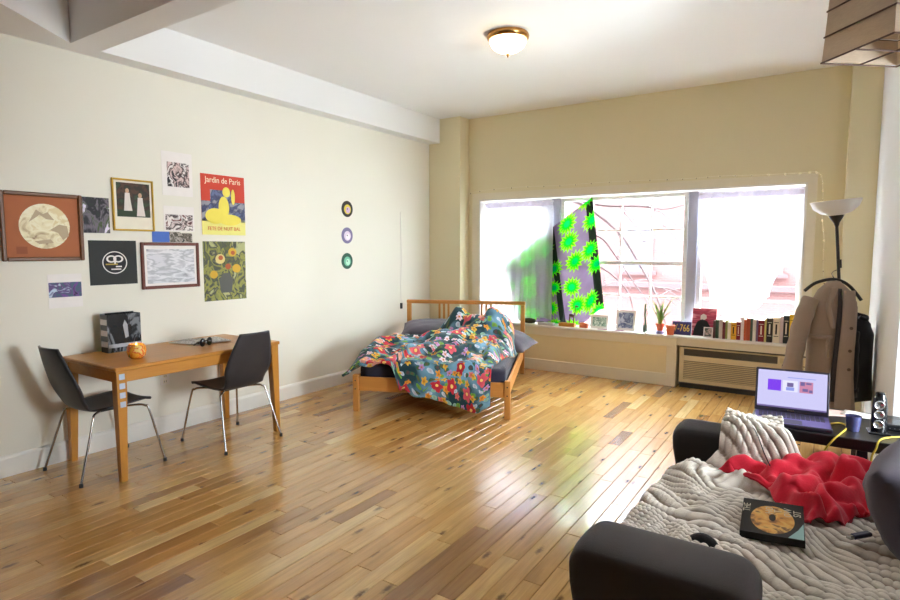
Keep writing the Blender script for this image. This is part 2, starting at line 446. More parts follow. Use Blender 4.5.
# ------------------------------------------------------------------ windows
def glass():
    t = NT('window_glass')
    fr = t.n('Fresnel', {'IOR': 1.45})
    sh = t.n('MixShader', {0: t.math('MULTIPLY', fr, 0.7), 1: t.n('BsdfTransparent', {'Color': (0.97, 0.985, 0.98, 1)}), 2: t.n('BsdfGlossy', {'Roughness': 0.03})})
    M['glass'] = t.end(sh)
glass()
plain('sash_white', (0.78, 0.78, 0.80), 0.4, var=0.02)
plain('mullion_grey', rgb(176, 178, 196), 0.45, var=0.03)
def window(n, x0, x1, cols, rows_, mm=0.018):
    z0, z1 = 0.585, 2.188; y0, y1 = 6.94, 7.0
    w = struct(empty('window_%d' % n, ((x0 + x1) / 2, 6.97, z0)))
    ox, oz = (x0 + x1) / 2, z0
    def part(name, a, b, m, r=0.003):
        A = (a[0] - ox, a[1] - 6.97, a[2] - oz); B = (b[0] - ox, b[1] - 6.97, b[2] - oz)
        return MB().bbox(A, B, r).build(name, m, w)
    part('frame_side', (x0, y0, z0), (x0 + 0.045, y1, z1), 'sash_white'); part('frame_side', (x1 - 0.045, y0, z0), (x1, y1, z1), 'sash_white')
    part('frame_head', (x0 + 0.045, y0, z1 - 0.045), (x1 - 0.045, y1, z1), 'sash_white'); part('frame_sill', (x0 + 0.045, y0, z0), (x1 - 0.045, y1, z0 + 0.04), 'sash_white')
    ix0, ix1, iz0, iz1 = x0 + 0.045, x1 - 0.045, z0 + 0.04, z1 - 0.045
    zm = (iz0 + iz1) / 2
    part('meeting_rail', (ix0, y0 + 0.01, zm - 0.022), (ix1, y1 - 0.005, zm + 0.022), 'sash_white')
    for i in range(1, cols):
        xx = ix0 + (ix1 - ix0) * i / cols
        for a, b in ((iz0, zm - 0.022), (zm + 0.022, iz1)):
            part('muntin', (xx - mm / 2, 6.962, a), (xx + mm / 2, 6.985, b), 'sash_white')
    hs = (ix1 - ix0) / cols
    for half, (a, b) in enumerate(((iz0, zm - 0.022), (zm + 0.022, iz1))):
        for j in range(1, rows_ // 2):
            zz = a + (b - a) * j / (rows_ // 2)
            for i in range(cols):
                part('muntin', (ix0 + hs * i + mm / 2, 6.962, zz - mm / 2), (ix0 + hs * (i + 1) - mm / 2, 6.985, zz + mm / 2), 'sash_white')
        for j in range(rows_ // 2):
            za, zb = a + (b - a) * j / (rows_ // 2), a + (b - a) * (j + 1) / (rows_ // 2)
            for i in range(cols):
                xa, xb = ix0 + hs * i, ix0 + hs * (i + 1)
                MB().box((xa - ox, 0.002, za - oz), (xb - ox, 0.005, zb - oz)).build('pane', 'glass', w)
    return w
window(1, -3.935, -2.99, 2, 4)
window(2, -2.87, -1.345, 4, 4)
window(3, -1.235, -0.225, 2, 4)
w4 = struct(empty('window_4', (AX + 0.05, 2.95, 0.85)))  # added window out of view, brings fill daylight to the sofa side
for nm, a, b in (('frame_side', (-0.03, -0.5, 0), (0.03, -0.455, 1.3)), ('frame_side', (-0.03, 0.455, 0), (0.03, 0.5, 1.3)), ('frame_head', (-0.03, -0.455, 1.255), (0.03, 0.455, 1.3)), ('frame_sill', (-0.03, -0.455, 0), (0.03, 0.455, 0.045)), ('meeting_rail', (-0.025, -0.455, 0.63), (0.025, 0.455, 0.67))):
    MB().bbox(a, b, 0.004).build(nm, 'sash_white', w4)
MB().box((-0.003, -0.455, 0.045), (0.0, 0.455, 0.63)).build('pane', 'glass', w4); MB().box((-0.003, -0.455, 0.67), (0.0, 0.455, 1.255)).build('pane', 'glass', w4)
for i, (a, b) in enumerate(((-2.99, -2.87), (-1.345, -1.235))):
    struct(MB().bbox((a, 6.92, 0.585), (b, 7.0, 2.188), 0.006).build('trim_%d' % (6 + i), 'mullion_grey'))

# ------------------------------------------------------------------ outside: ground, brick building, bare tree
plain('snowy_ground', (0.55, 0.55, 0.55), 0.9)
struct(MB().box((-60, 7.2, -5.2), (40, 60, -5.0)).build('ground', 'snowy_ground'))
def brick_mat():
    t = NT('red_brick'); v = t.mapping(t.obj(), (1, 1, 1), rot=(math.pi / 2, 0, 0))
    b = t.n('TexBrick', {'Vector': v, 'Color1': c4(rgb(68, 38, 37)), 'Color2': c4(rgb(60, 32, 32)), 'Mortar': c4(rgb(74, 52, 51)), 'Scale': 1.0, 'Mortar Size': 0.012, 'Brick Width': 0.22, 'Row Height': 0.075})
    M['red_brick'] = t.end(t.bsdf(b, 0.9))
brick_mat()
plain('stone_ledge', rgb(54, 30, 32), 0.8); plain('far_glass', rgb(52, 54, 64), 0.3); plain('far_frame', rgb(110, 104, 104), 0.5)
plain('outer_wall', rgb(120, 90, 82), 0.9)
ow = MB().box((-26, 6.96, -5), (-4.0, 7.1, 14)).box((0.2, 6.96, -5), (18, 7.1, 14)).box((-4.0, 7.01, 2.3), (0.2, 7.1, 14)).box((-4.0, 7.01, -5), (0.2, 7.1, 0.5))
struct(ow.build('wall_outside', 'outer_wall'))  # own building's outer wall, added unseen to block sky light on the facade
bd = tag(empty('apartment_building', (-12, 24, -5)), 'red brick apartment building seen through the middle window', 'building')
MB().box((-22, 0, 0), (24, 8, 15.5)).build('facade', 'red_brick', bd)
for zz in (5.1, 9.2, 13.3): MB().bbox((-22, -0.22, zz - 0.12), (24, 0, zz + 0.12), 0.03).build('ledge', 'stone_ledge', bd)
MB().bbox((-22.2, -0.3, 15.3), (24.2, 0.3, 15.9), 0.05).build('cornice', 'stone_ledge', bd)
wf = MB()
cx = onY(637, 250, 24)
for zz in (1.7, cx.z + 5 - 0.85, 10.3):
    for k in range(-6, 8):
        wx = cx.x + 12 + k * 4.6
        if not -21 < wx < 23: continue
        w_ = MB().box((wx - 0.62, -0.06, zz), (wx + 0.62, 0.0, zz + 1.75)).build('window_frame', 'far_frame', bd)
        for a, b in ((0.08, 0.85), (0.93, 1.67)):
            MB().box((wx - 0.52, -0.075, zz + a), (wx + 0.52, -0.06, zz + b)).build('pane', 'far_glass', w_)
        MB().box((wx - 0.8, -0.14, zz - 0.16), (wx + 0.8, 0, zz)).build('sill', 'stone_ledge', bd)
plain('bark', rgb(52, 40, 42), 0.9, var=0.2)
tr = MB()
def limb(pts, d0, d1, r0, r1):
    n = len(pts); P = []
    for i, (px, py) in enumerate(pts): P.append(tuple(onY(px, py, d0 + (d1 - d0) * i / (n - 1))))
    P = cat(P, 4); tr.tube(P, [r0 + (r1 - r0) * i / (len(P) - 1) for i in range(len(P))], 6)
    return P
base = onY(540, 300, 11.2)
tr.tube(cat([(base.x, 11.2, -5.0), (base.x + 0.1, 11.2, -2), (base.x, 11.15, 0.4), (base.x + 0.15, 11.0, 2.2), (base.x + 0.4, 11.1, 4.5)], 5), [0.26 - 0.008 * i for i in range(21)], 10)
for pts, d0, d1, r0, r1 in (
    ([(541, 196), (572, 200), (597, 214), (622, 236), (640, 265), (655, 293), (668, 330)], 11.1, 10.2, 0.05, 0.014),
    ([(540, 250), (572, 238), (598, 236), (615, 255), (632, 280), (650, 305)], 11.1, 11.6, 0.035, 0.01),
    ([(540, 280), (575, 262), (598, 266), (618, 280), (630, 297), (636, 325)], 11.1, 10.8, 0.035, 0.01),
    ([(541, 192), (600, 205), (640, 206), (665, 209), (688, 204), (720, 200)], 11.1, 12.0, 0.035, 0.008),
    ([(541, 190), (580, 190), (620, 198), (648, 194), (690, 186)], 11.1, 12.2, 0.03, 0.008)):
    limb(pts, d0, d1, r0, r1)
rr = random.Random(3)
for k in range(34):
    px, py = rr.uniform(595, 690), rr.uniform(205, 300); a = rr.uniform(-0.9, 1.2); L = rr.uniform(12, 34)
    limb([(px, py), (px + L * 0.5 * math.cos(a), py + L * 0.5 * math.sin(a) - 2), (px + L * math.cos(a), py + L * math.sin(a))], 10.8, 11.4, 0.013, 0.004)
tag(tr.build('bare_tree', 'bark', smooth=True), 'leafless tree with spreading branches outside the middle window', 'tree')

# ================================================================== LARGE FURNITURE
# ------------------------------------------------------------------ dining table
wood('table_wood', rgb(212, 150, 66), rgb(166, 104, 36), 0.33, axis=1, scale=16)
wood('table_leg_wood', rgb(208, 146, 56), rgb(166, 104, 32), 0.35, axis=2, scale=16)
plain('sticker', rgb(186, 200, 222), 0.5)
TX0, TX1, TY0, TY1, TZ = -4.605, -3.845, 1.885, 3.235, 0.775
tb = tag(empty('dining_table', ((TX0 + TX1) / 2, (TY0 + TY1) / 2, 0)), 'honey-coloured wooden dining table with tapered legs against the left wall', 'table')
tw, tl = (TX1 - TX0) / 2, (TY1 - TY0) / 2
MB().bbox((-tw, -tl, TZ - 0.028), (tw, tl, TZ), 0.006).build('tabletop', 'table_wood', tb)
for s in (-1, 1):
    MB().bbox((s * (tw - 0.03) - 0.011, -tl + 0.07, TZ - 0.105), (s * (tw - 0.03) + 0.011, tl - 0.07, TZ - 0.028), 0.002).build('apron', 'table_wood', tb)
    MB().bbox((-tw + 0.07, s * (tl - 0.03) - 0.011, TZ - 0.105), (tw - 0.07, s * (tl - 0.03) + 0.011, TZ - 0.028), 0.002).build('apron', 'table_wood', tb)
for sx in (-1, 1):
    for sy in (-1, 1):
        xo, yo = sx * (tw - 0.012), sy * (tl - 0.012)
        def sq(h, z): return [(xo, yo, z), (xo - sx * h, yo, z), (xo - sx * h, yo - sy * h, z), (xo, yo - sy * h, z)]
        lg = MB().loft([sq(0.040, 0), sq(0.064, TZ - 0.16), sq(0.064, TZ - 0.029)]).build('leg', 'table_leg_wood', tb)
        if sx == 1 and sy == -1:
            for k in range(4):
                zz = TZ - 0.065 - k * 0.062
                MB().bbox((xo, yo + 0.015, zz - 0.019), (xo + 0.0018, yo + 0.052, zz + 0.019), 0.0005).build('sticker', 'sticker', lg)

# ------------------------------------------------------------------ chairs
plain('chair_black', rgb(48, 47, 52), 0.45, var=0.12, bump=0.05)
plain('chrome', (0.48, 0.46, 0.45), 0.22, 1.0, var=0.03); plain('rubber', (0.02, 0.02, 0.02), 0.7)
def make_chair():
    c = empty('dining_chair')
    prof = cat([(0.245, 0.452, 0.185), (0.21, 0.468, 0.2), (0.05, 0.458, 0.208), (-0.11, 0.45, 0.2), (-0.185, 0.468, 0.182), (-0.228, 0.53, 0.182), (-0.262, 0.62, 0.212), (-0.315, 0.78, 0.178), (-0.352, 0.905, 0.135)], 6)
    def fn(u, v):
        i = min(int(v * (len(prof) - 1)), len(prof) - 2); t = v * (len(prof) - 1) - i
        y, z, w = (a + (b - a) * t for a, b in zip(prof[i], prof[i + 1]))
        q = u * 2 - 1
        bend = 0.03 * q * q
        k = sstep(0.35, 0.6, v)
        return (q * w, y + bend * k, z + bend * 0.5 * (1 - k))
    sheet(fn, 14, 54, 0.013, 'seat_shell', 'chair_black', c)
    for sx in (-1, 1):
        for (ty, fy) in ((0.16, 0.285), (-0.13, -0.285)):
            p = cat([(sx * 0.10, ty * 0.5, 0.432), (sx * 0.165, ty, 0.436), (sx * 0.195, ty * 1.22, 0.425), (sx * 0.212, ty * 1.34, 0.385), (sx * 0.262, fy, 0.012)], 5)
            l = MB().tube(p, 0.008, 8).build('leg', 'chrome', c, smooth=50)
            MB().lathe([(0.0125, 0), (0.0125, 0.02), (0.009, 0.026)], 10, Matrix.Translation((sx * 0.262, fy, 0))).build('foot_cap', 'rubber', l)
    MB().bbox((-0.11, -0.075, 0.424), (0.11, 0.09, 0.44), 0.004).build('seat_plate', 'rubber', c)
    return c
ch = make_chair(); ch.location = (-4.265, 1.997, 0)
tag(ch, 'black moulded shell chair with chrome legs at the table end beside the gift bag', 'chair', 'black shell chairs')
ch2 = copy_tree(ch); ch2.location = (-4.02, 2.865, 0); ch2.rotation_euler = (0, 0, math.pi / 2)
tag(ch2, 'black moulded shell chair facing the wall on the long side of the table', 'chair', 'black shell chairs')

# ------------------------------------------------------------------ bed
wood('bed_wood', rgb(222, 158, 84), rgb(188, 120, 52), 0.42, axis=0, scale=14)
wood('bed_wood_post', rgb(220, 158, 84), rgb(184, 120, 54), 0.42, axis=2, scale=14)
plain('bolt_black', (0.02, 0.02, 0.02), 0.5)
bl = onZ(355.5, 411.5, 0); br = onZ(507.5, 418, 0); bc = (bl + br) / 2
BA = math.radians(22.2); BW, BL = 0.725, 1.96
bed = tag(empty('double_bed', (bc.x, bc.y, 0), BA), 'pine double bed with slatted headboard in front of the window', 'bed')
for sx in (-1, 1):
    p = MB().bbox((sx * BW - 0.027, -0.027, 0), (sx * BW + 0.027, 0.027, 0.355), 0.004).build('leg', 'bed_wood_post', bed)
    for zz in (0.22, 0.3): MB().lathe([(0.007, 0), (0.007, 0.003)], 8, Matrix.Translation((sx * BW, -0.027, zz)) @ Matrix.Rotation(math.pi / 2, 4, 'X')).build('bolt', 'bolt_black', p)
    MB().bbox((sx * BW - 0.026, BL - 0.026, 0), (sx * BW + 0.026, BL + 0.026, 0.86), 0.005).build('headboard_post', 'bed_wood_post', bed)
    MB().bbox((sx * BW - 0.013, 0.028, 0.20), (sx * BW + 0.013, BL - 0.028, 0.335), 0.004).build('side_rail', 'bed_wood', bed)
MB().bbox((-BW + 0.028, -0.014, 0.20), (BW - 0.028, 0.014, 0.335), 0.004).build('foot_rail', 'bed_wood', bed)
MB().bbox((-BW - 0.03, BL - 0.024, 0.86), (BW + 0.03, BL + 0.024, 0.905), 0.008).build('headboard_rail', 'bed_wood', bed)
MB().bbox((-BW + 0.028, BL - 0.014, 0.30), (BW - 0.028, BL + 0.014, 0.42), 0.004).build('headboard_rail', 'bed_wood', bed)
for c0 in (-0.27, 0.27):
    for k in (-1, 0, 1): MB().bbox((c0 + k * 0.058 - 0.013, BL - 0.008, 0.42), (c0 + k * 0.058 + 0.013, BL + 0.008, 0.86), 0.002).build('headboard_slat', 'bed_wood_post', bed)
MB().bbox((-0.02, 0.04, 0.16), (0.02, BL - 0.03, 0.22), 0.003).build('centre_beam', 'bed_wood', bed)
for yy in (0.62, 1.35): MB().bbox((-0.025, yy - 0.025, 0), (0.025, yy + 0.025, 0.16), 0.003).build('centre_leg', 'bed_wood_post', bed)
for k in range(14):
    yy = 0.1 + k * 0.132
    MB().box((-BW + 0.014, yy - 0.034, 0.222), (BW - 0.014, yy + 0.034, 0.24)).build('bed_slat', 'bed_wood', bed)
fabric('sheet_navy', rgb(52, 52, 78), rgb(24, 24, 34), 260)
def BM(x, y, z):  # bed local -> world
    return Vector((bc.x + x * math.cos(BA) - y * math.sin(BA), bc.y + x * math.sin(BA) + y * math.cos(BA), z))
def rounded_slab(w0, w1, l0, l1, z0, z1, r, seed=0.0, n=10):
    rings = []
    prof = [(-r, z0)] + [(-r * (1 - math.sin(a)), z0 + r * (1 - math.cos(a))) for a in [k * math.pi / 16 for k in range(1, 9)]]
    prof += [(-r * (1 - math.cos(a)), z1 - r * (1 - math.sin(a))) for a in [k * math.pi / 16 for k in range(0, 9)]]
    for off, z in prof:
        ring = []
        a0, a1, b0, b1 = w0 - off, w1 + off, l0 - off, l1 + off
        for (x0, y0), (x1, y1) in (((a0, b0), (a1, b0)), ((a1, b0), (a1, b1)), ((a1, b1), (a0, b1)), ((a0, b1), (a0, b0))):
            for k in range(n):
                t = k / n; ring.append((x0 + (x1 - x0) * t, y0 + (y1 - y0) * t, z + 0.004 * fbm(x0 + t, y0 + t * 2, seed + z * 5)))
        rings.append(ring)
    return rings
mt = MB().loft(rounded_slab(-0.69, 0.69, 0.03, 1.92, 0.241, 0.452, 0.045)).build('mattress', 'sheet_navy', None, (bc.x, bc.y, 0), (0, 0, BA), smooth=True)
tag(mt, 'mattress in a dark navy fitted sheet on the pine bed', 'mattress')

def pillow_mesh(name, mat, w, l, h, loc, rot, label, cat_, group=None, seed=0.0, sub=18):
    def top(u, v, s):
        a, b = u * 2 - 1, v * 2 - 1
        e = max(0.0, (1 - abs(a) ** 3.2) * (1 - abs(b) ** 3.2)) ** 0.55
        pin = 1 - 0.07 * (a * a + b * b - 2 * a * a * b * b)
        return (a * w / 2 * (1 - 0.06 * (1 - b * b) * 0) * pin, b * l / 2 * pin, s * h / 2 * e + 0.012 * fbm(a * 2 + seed, b * 2, s) * e)
    vs, fs = [], []; k = (sub + 1) ** 2
    for s in (1, -1):
        for i in range(sub + 1):
            for j in range(sub + 1): vs.append(top(i / sub, j / sub, s))
    for i in range(sub):
        for j in range(sub):
            q = (i * (sub + 1) + j, (i + 1) * (sub + 1) + j, (i + 1) * (sub + 1) + j + 1, i * (sub + 1) + j + 1)
            fs.append(q); fs.append(tuple(k + t for t in reversed(q)))
    mb = MB().add(vs, fs)
    import bmesh
    o = mb.build(name, mat, None, loc, rot, smooth=True)
    bm = bmesh.new(); bm.from_mesh(o.data); bmesh.ops.remove_doubles(bm, verts=bm.verts, dist=0.0005); bmesh.ops.recalc_face_normals(bm, faces=bm.faces); bm.to_mesh(o.data); bm.free()
    return tag(o, label, cat_, group)
fabric('pillow_grey', rgb(112, 108, 122), rgb(80, 76, 90), 260)
p = BM(-0.36, 1.62, 0.56); pillow_mesh('pillow', 'pillow_grey', 0.74, 0.5, 0.22, p, (math.radians(14), 0, BA + 0.1), 'grey bed pillow at the wall side of the headboard', 'pillow', 'grey bed pillows', 1.0)
p = BM(0.56, 1.40, 0.535); pillow_mesh('pillow', 'pillow_grey', 0.66, 0.46, 0.2, p, (math.radians(6), math.radians(16), BA - 0.3), 'grey bed pillow sagging over the window-side rail of the bed', 'pillow', 'grey bed pillows', 4.0)

def duvet_mat():
    t = NT('floral_print'); uv = t.uv()
    wob = t.n('VectorMath', {0: uv, 1: t.n('VectorMath', {0: t.noise(uv, 9, 2, out=1), 1: (0.05, 0.05, 0)}, operation='MULTIPLY')}, operation='ADD')
    base = t.mix(t.n('MapRange', {0: t.noise(uv, 2.6, 3), 1: 0.47, 2: 0.62}), rgb(24, 62, 72), rgb(120, 170, 200))  # pale blue patches put window highlights into the teal ground colour
    def layer(c, scale, thr, stops, petals, off, keep, center=None):
        v = t.mapping(wob, (scale, scale, 1), (off, off * 1.7, 0))
        dist = t.n('TexVoronoi', {'Vector': v, 'Scale': 1.0, 'Randomness': 0.85}, out=0, voronoi_dimensions='2D')
        col = t.n('TexVoronoi', {'Vector': v, 'Scale': 1.0, 'Randomness': 0.85}, out=1, voronoi_dimensions='2D')
        pos = t.n('TexVoronoi', {'Vector': v, 'Scale': 1.0, 'Randomness': 0.85}, out=2, voronoi_dimensions='2D')
        dlt = t.n('VectorMath', {0: v, 1: pos}, operation='SUBTRACT')
        sp = t.t.nodes.new('ShaderNodeSeparateXYZ'); t.t.links.new(dlt, sp.inputs[0])
        ang = t.math('ARCTAN2', sp.outputs[1], sp.outputs[0])
        sc = t.t.nodes.new('ShaderNodeSeparateColor'); t.t.links.new(col, sc.inputs[0])
        lob = t.math('MULTIPLY_ADD', t.math('COSINE', t.math('MULTIPLY', ang, petals)), 0.07, thr)
        inside = t.math('MULTIPLY', t.math('LESS_THAN', dist, lob), t.math('LESS_THAN', sc.outputs[1], keep))
        fc = t.ramp(sc.outputs[0], stops, 'CONSTANT')
        shade = t.n('MapRange', {0: dist, 1: 0.0, 2: thr, 3: 0.45, 4: 0.0})
        fc = t.mix(shade, fc, rgb(150, 30, 40))
        if center: fc = t.mix(t.math('LESS_THAN', dist, 0.1), fc, center)
        return t.mix(inside, c, fc)
    c = layer(base, 15, 0.33, [(0, rgb(40, 110, 70)), (0.25, rgb(110, 185, 70)), (0.45, rgb(150, 210, 190)), (0.62, rgb(24, 84, 84)), (0.8, rgb(200, 220, 235))], 2, 3.3, 0.85)
    c = layer(c, 11, 0.31, [(0, rgb(240, 190, 60)), (0.3, rgb(242, 160, 40)), (0.5, rgb(240, 215, 225)), (0.7, rgb(200, 150, 210)), (0.85, rgb(236, 120, 120))], 5, 7.7, 0.6, rgb(200, 120, 30))
    c = layer(c, 6.2, 0.34, [(0, rgb(206, 40, 60)), (0.4, rgb(225, 90, 105)), (0.62, rgb(238, 170, 150)), (0.8, rgb(190, 30, 46))], 5, 1.2, 0.5, rgb(250, 215, 120))
    M['floral_print'] = t.end(t.bsdf(c, 0.9, 0, None, **{'Sheen Weight': 0.15}))
duvet_mat()
def duvet_fn(u, v):
    # u across the bed, v from the head (0) to the foot edge and over it (1)
    x = -0.87 + u * 1.60
    start = lerp_tab([(-0.87, 0.95), (-0.45, 1.22), (-0.2, 1.50), (0.1, 1.66), (0.5, 1.70), (0.66, 1.45), (0.76, 1.3)], x)
    hang = lerp_tab([(-0.87, 0.03), (-0.74, 0.05), (-0.62, 0.05), (-0.36, 0.06), (-0.25, 0.28), (0.0, 0.36), (0.3, 0.41), (0.62, 0.44), (0.73, 0.35)], x)
    L = start + hang
    s = v * L
    y = start - s
    q_ = sstep(1.1, -0.05, y)
    x = x - 0.15 * q_ * sstep(0.1, 0.73, x)
    n1 = fbm(x * 2.1 + 3, s * 2.3, 1.0); n2 = fbm(x * 5 + 1, s * 5, 4.0)
    swirl = math.sin((x * 0.75 + s * 0.85) * 11 + 3.0 * n1)
    body = 0.085 + 0.05 * n1 + 0.044 * swirl + 0.018 * n2
    hump = 0.25 * math.exp(-((x - 0.0) ** 2 / 0.05 + (y - 1.48) ** 2 / 0.03)) + 0.26 * math.exp(-((x - 0.42) ** 2 / 0.05 + (y - 1.42) ** 2 / 0.06)) + 0.07 * math.exp(-((x - 0.2) ** 2 / 0.2 + (y - 0.9) ** 2 / 0.15))
    body *= 0.45 + 0.55 * sstep(-0.02, 0.28, y)
    edge = sstep(0, 0.08, u) * sstep(0, 0.06, 1 - u) * sstep(0, 0.05, v)
    z = 0.462 + max(0.012, (body + hump) * edge)
    # left side drop beyond the mattress
    if x < -0.66:
        d = -0.66 - x; z -= 0.62 * d
        x = -0.66 - d * 0.9
    if x > 0.66:
        d = x - 0.66; z -= 1.2 * d; x = 0.66 + d * 0.8
    if y < 0.0:
        d = -y
        bend = min(1, d / 0.07)
        y = -0.035 * bend - 0.05 * sstep(0, 0.3, d) - 0.012 * math.sin(x * 13 + 1.5) * sstep(0.02, 0.2, d) - 0.02
        z = z - max(0, d - 0.02) - 0.0
    else:
        y -= 0.05 * sstep(0.12, 0, y)
    return (x, y, max(z, 0.05))
dv = sheet(duvet_fn, 110, 130, 0.022, 'duvet', 'floral_print', None, (1.56, 2.1), loc=(bc.x, bc.y, 0), rot=(0, 0, BA))
tag(dv, 'rumpled duvet with a colourful floral print spread over the bed', 'duvet')

# ------------------------------------------------------------------ sofa
fabric('sofa_grey', rgb(66, 63, 65), rgb(40, 38, 40), 420, bump=0.4)
fabric('sofa_seat', rgb(70, 72, 88), rgb(44, 46, 58), 420)
plain('dark_leg', rgb(40, 30, 24), 0.5)
sf = tag(empty('sofa', (-0.05, 2.42, 0)), 'charcoal fabric sofa with rounded padded arms, half covered by the knit blanket', 'sofa')
def arm(y0, y1):
    out = [(-0.50, 0.10), (-0.582, 0.54)]
    for k in range(7):
        a = math.pi - k * math.pi / 12
        out.append((-0.525 + 0.06 * math.cos(a), 0.59 + 0.06 * math.sin(a)))
    for k in range(7):
        a = math.pi / 2 - k * math.pi / 12
        out.append((-0.13 + 0.07 * math.cos(a), 0.58 + 0.07 * math.sin(a)))
    out += [(-0.06, 0.10)]
    m = MB(); rings = []
    for t in range(13):
        a = -math.pi / 2 + t * math.pi / 12
        f = math.cos(a) ** 0.35 if abs(math.cos(a)) > 1e-6 else 0.0
        yy = (y0 + y1) / 2 + math.sin(a) * (y1 - y0) / 2
        ins = 0.035 * (1 - f)
        rings.append([(px + (ins if px < -0.3 else -ins), yy + 0.0, pz - (ins if pz > 0.45 else -ins * 0.2)) for px, pz in out])
    m.loft(rings)
    return m.build('armrest', 'sofa_grey', sf, smooth=60)
arm(1.61 - 2.42, 1.86 - 2.42); arm(3.03 - 2.42, 3.25 - 2.42)
MB().loft(rounded_slab(-0.56, 0.50, -0.545, 0.595, 0.12, 0.27, 0.02)).build('base_frame', 'sofa_grey', sf, smooth=40)
MB().loft(rounded_slab(-0.03, 0.40, -0.80, 0.82, 0.272, 0.435, 0.05)).build('seat_cushion', 'sofa_seat', sf, smooth=True)
MB().loft(rounded_slab(-0.58, -0.04, -0.55, 0.60, 0.272, 0.435, 0.05)).build('seat_cushion', 'sofa_seat', sf, smooth=True)
MB().loft(rounded_slab(0.42, 0.64, -0.79, 0.81, 0.274, 0.84, 0.07)).build('backrest', 'sofa_grey', sf, smooth=True)
for sx in (-0.52, 0.55):
    for sy in (-0.72, 0.72): MB().loft([[(sx + a * 0.018, sy + b * 0.018, 0) for a, b in ((-1,-1),(1,-1),(1,1),(-1,1))], [(sx + a * 0.03, sy + b * 0.03, 0.125) for a, b in ((-1,-1),(1,-1),(1,1),(-1,1))]]).build('leg', 'dark_leg', sf)
# knit blanket
def knit_mat():
    t = NT('cream_knit')
    at = t.n('Attribute', out=0, attribute_name='tone')
    v = t.obj()
    c = t.mix(t.n('MapRange', {0: at, 1: 0.3, 2: 0.85}), rgb(134, 118, 103), rgb(246, 240, 230))
    c = t.mix(t.math('MULTIPLY', t.noise(v, 120, 3), 0.35), c, rgb(190, 176, 160))
    M['cream_knit'] = t.end(t.bsdf(c, 1.0, 0, t.bump(t.noise(v, 240, 3), 0.6, 0.006), **{'Sheen Weight': 0.35, 'Sheen Roughness': 0.5}))
knit_mat()
def bl_ground(x, y):   # what lies under the blanket
    z = 0.445
    z = z + (0.668 - z) * sstep(2.93, 3.05, y) * sstep(0.02, -0.14, x)
    return z
def bl_core(u, v):
    y = 1.56 + v * 1.735
    left = lerp_tab([(1.5, 0.0), (1.84, -0.03), (1.90, -0.42), (2.02, -0.68), (2.55, -0.72), (2.82, -0.70), (2.92, -0.50), (2.99, -0.40), (3.16, -0.39), (3.3, -0.36)], y)
    right = lerp_tab([(1.5, 0.40), (2.0, 0.40), (2.7, 0.37), (3.0, 0.06), (3.08, -0.14), (3.3, -0.16)], y)
    x = left + u * (right - left)
    return x, y
def bl_rib(u, v):
    x, y = bl_core(u, v)
    wx = x + 0.20 * fbm(x * 1.5, y * 1.5, 2.0, 2); wy = y + 0.20 * fbm(x * 1.4 + 5, y * 1.6, 7.0, 2)
    a = wy * 0.90 + wx * 0.42
    b = wx * 0.9 - wy * 0.3
    r = abs(math.sin(a * math.pi / 0.038)) ** 0.8
    c = abs(math.sin(b * math.pi / 0.027 + 1.57 * (int(a / 0.038) % 2))) ** 0.7
    return r * (0.6 + 0.4 * c)
def bl_fn(u, v):
    x, y = bl_core(u, v)
    f1 = fbm(x * 2.2 + 9, y * 2.2, 3.0)
    fold = math.sin((y * 0.6 + x * 1.1) * 13 + 4.5 * f1)
    th = 0.02 + 0.032 * (fold + 1) * 0.5 + 0.02 * max(0, f1)
    # bunching in front of the far arm and towards the near right
    th += 0.05 * math.exp(-((x + 0.42) ** 2 / 0.03 + (y - 2.78) ** 2 / 0.03)) + 0.04 * math.exp(-((x + 0.55) ** 2 / 0.03 + (y - 2.25) ** 2 / 0.05))
    z = bl_ground(x, y) + th + 0.022 * bl_rib(u, v)
    fr = -0.59
    if x < fr:
        d = fr - x; z -= 0.9 * d + 2.0 * d * d; x = fr - d * 0.5
    if y > 3.20: 
        d = y - 3.20; z -= 1.2 * d; y = 3.20 + d * 0.6
    return (x, y, z)
kb = sheet(bl_fn, 250, 330, 0.008, 'knit_blanket', 'cream_knit', None, (1, 1), attr=bl_rib)
tag(kb, 'chunky cream knit blanket spread over the sofa seat', 'blanket')

# ================================================================== CEILING LIGHTS
def glow(name, col, strength):
    t = NT(name)
    lw = t.n('LayerWeight', {'Blend': 0.35}, out=1)
    c = t.mix(t.math('POWER', lw, 1.6), col, tuple(x * y for x, y in zip(col, (0.95, 0.62, 0.2))))
    M[name] = t.end(t.n('Emission', {'Color': c, 'Strength': strength}))
glow('lit_glass', (1.0, 0.85, 0.55), 1.6)
plain('brass', rgb(190, 140, 80), 0.25, 1.0)
def dome(loc, mat, label):
    d = tag(empty('ceiling_lamp', loc), label, 'ceiling lamp')
    MB().lathe([(0.10, 0.0), (0.165, -0.004), (0.172, -0.02), (0.168, -0.038), (0.155, -0.05), (0.10, -0.05)], 36).build('rim', 'brass', d, smooth=40)
    MB().lathe([(0.15, -0.051), (0.148, -0.07), (0.128, -0.105), (0.09, -0.132), (0.045, -0.148), (0.012, -0.152)], 36).build('glass_bowl', mat, d, smooth=True)
    MB().lathe([(0.010, -0.152), (0.016, -0.16), (0.009, -0.172), (0.005, -0.185)], 12).build('finial', 'brass', d, smooth=True)
    return d
q = onZ(508, 34, CZ)
dome((q.x, q.y, CZ), 'lit_glass', 'lit flush dome ceiling lamp with brass rim in front of the windows')

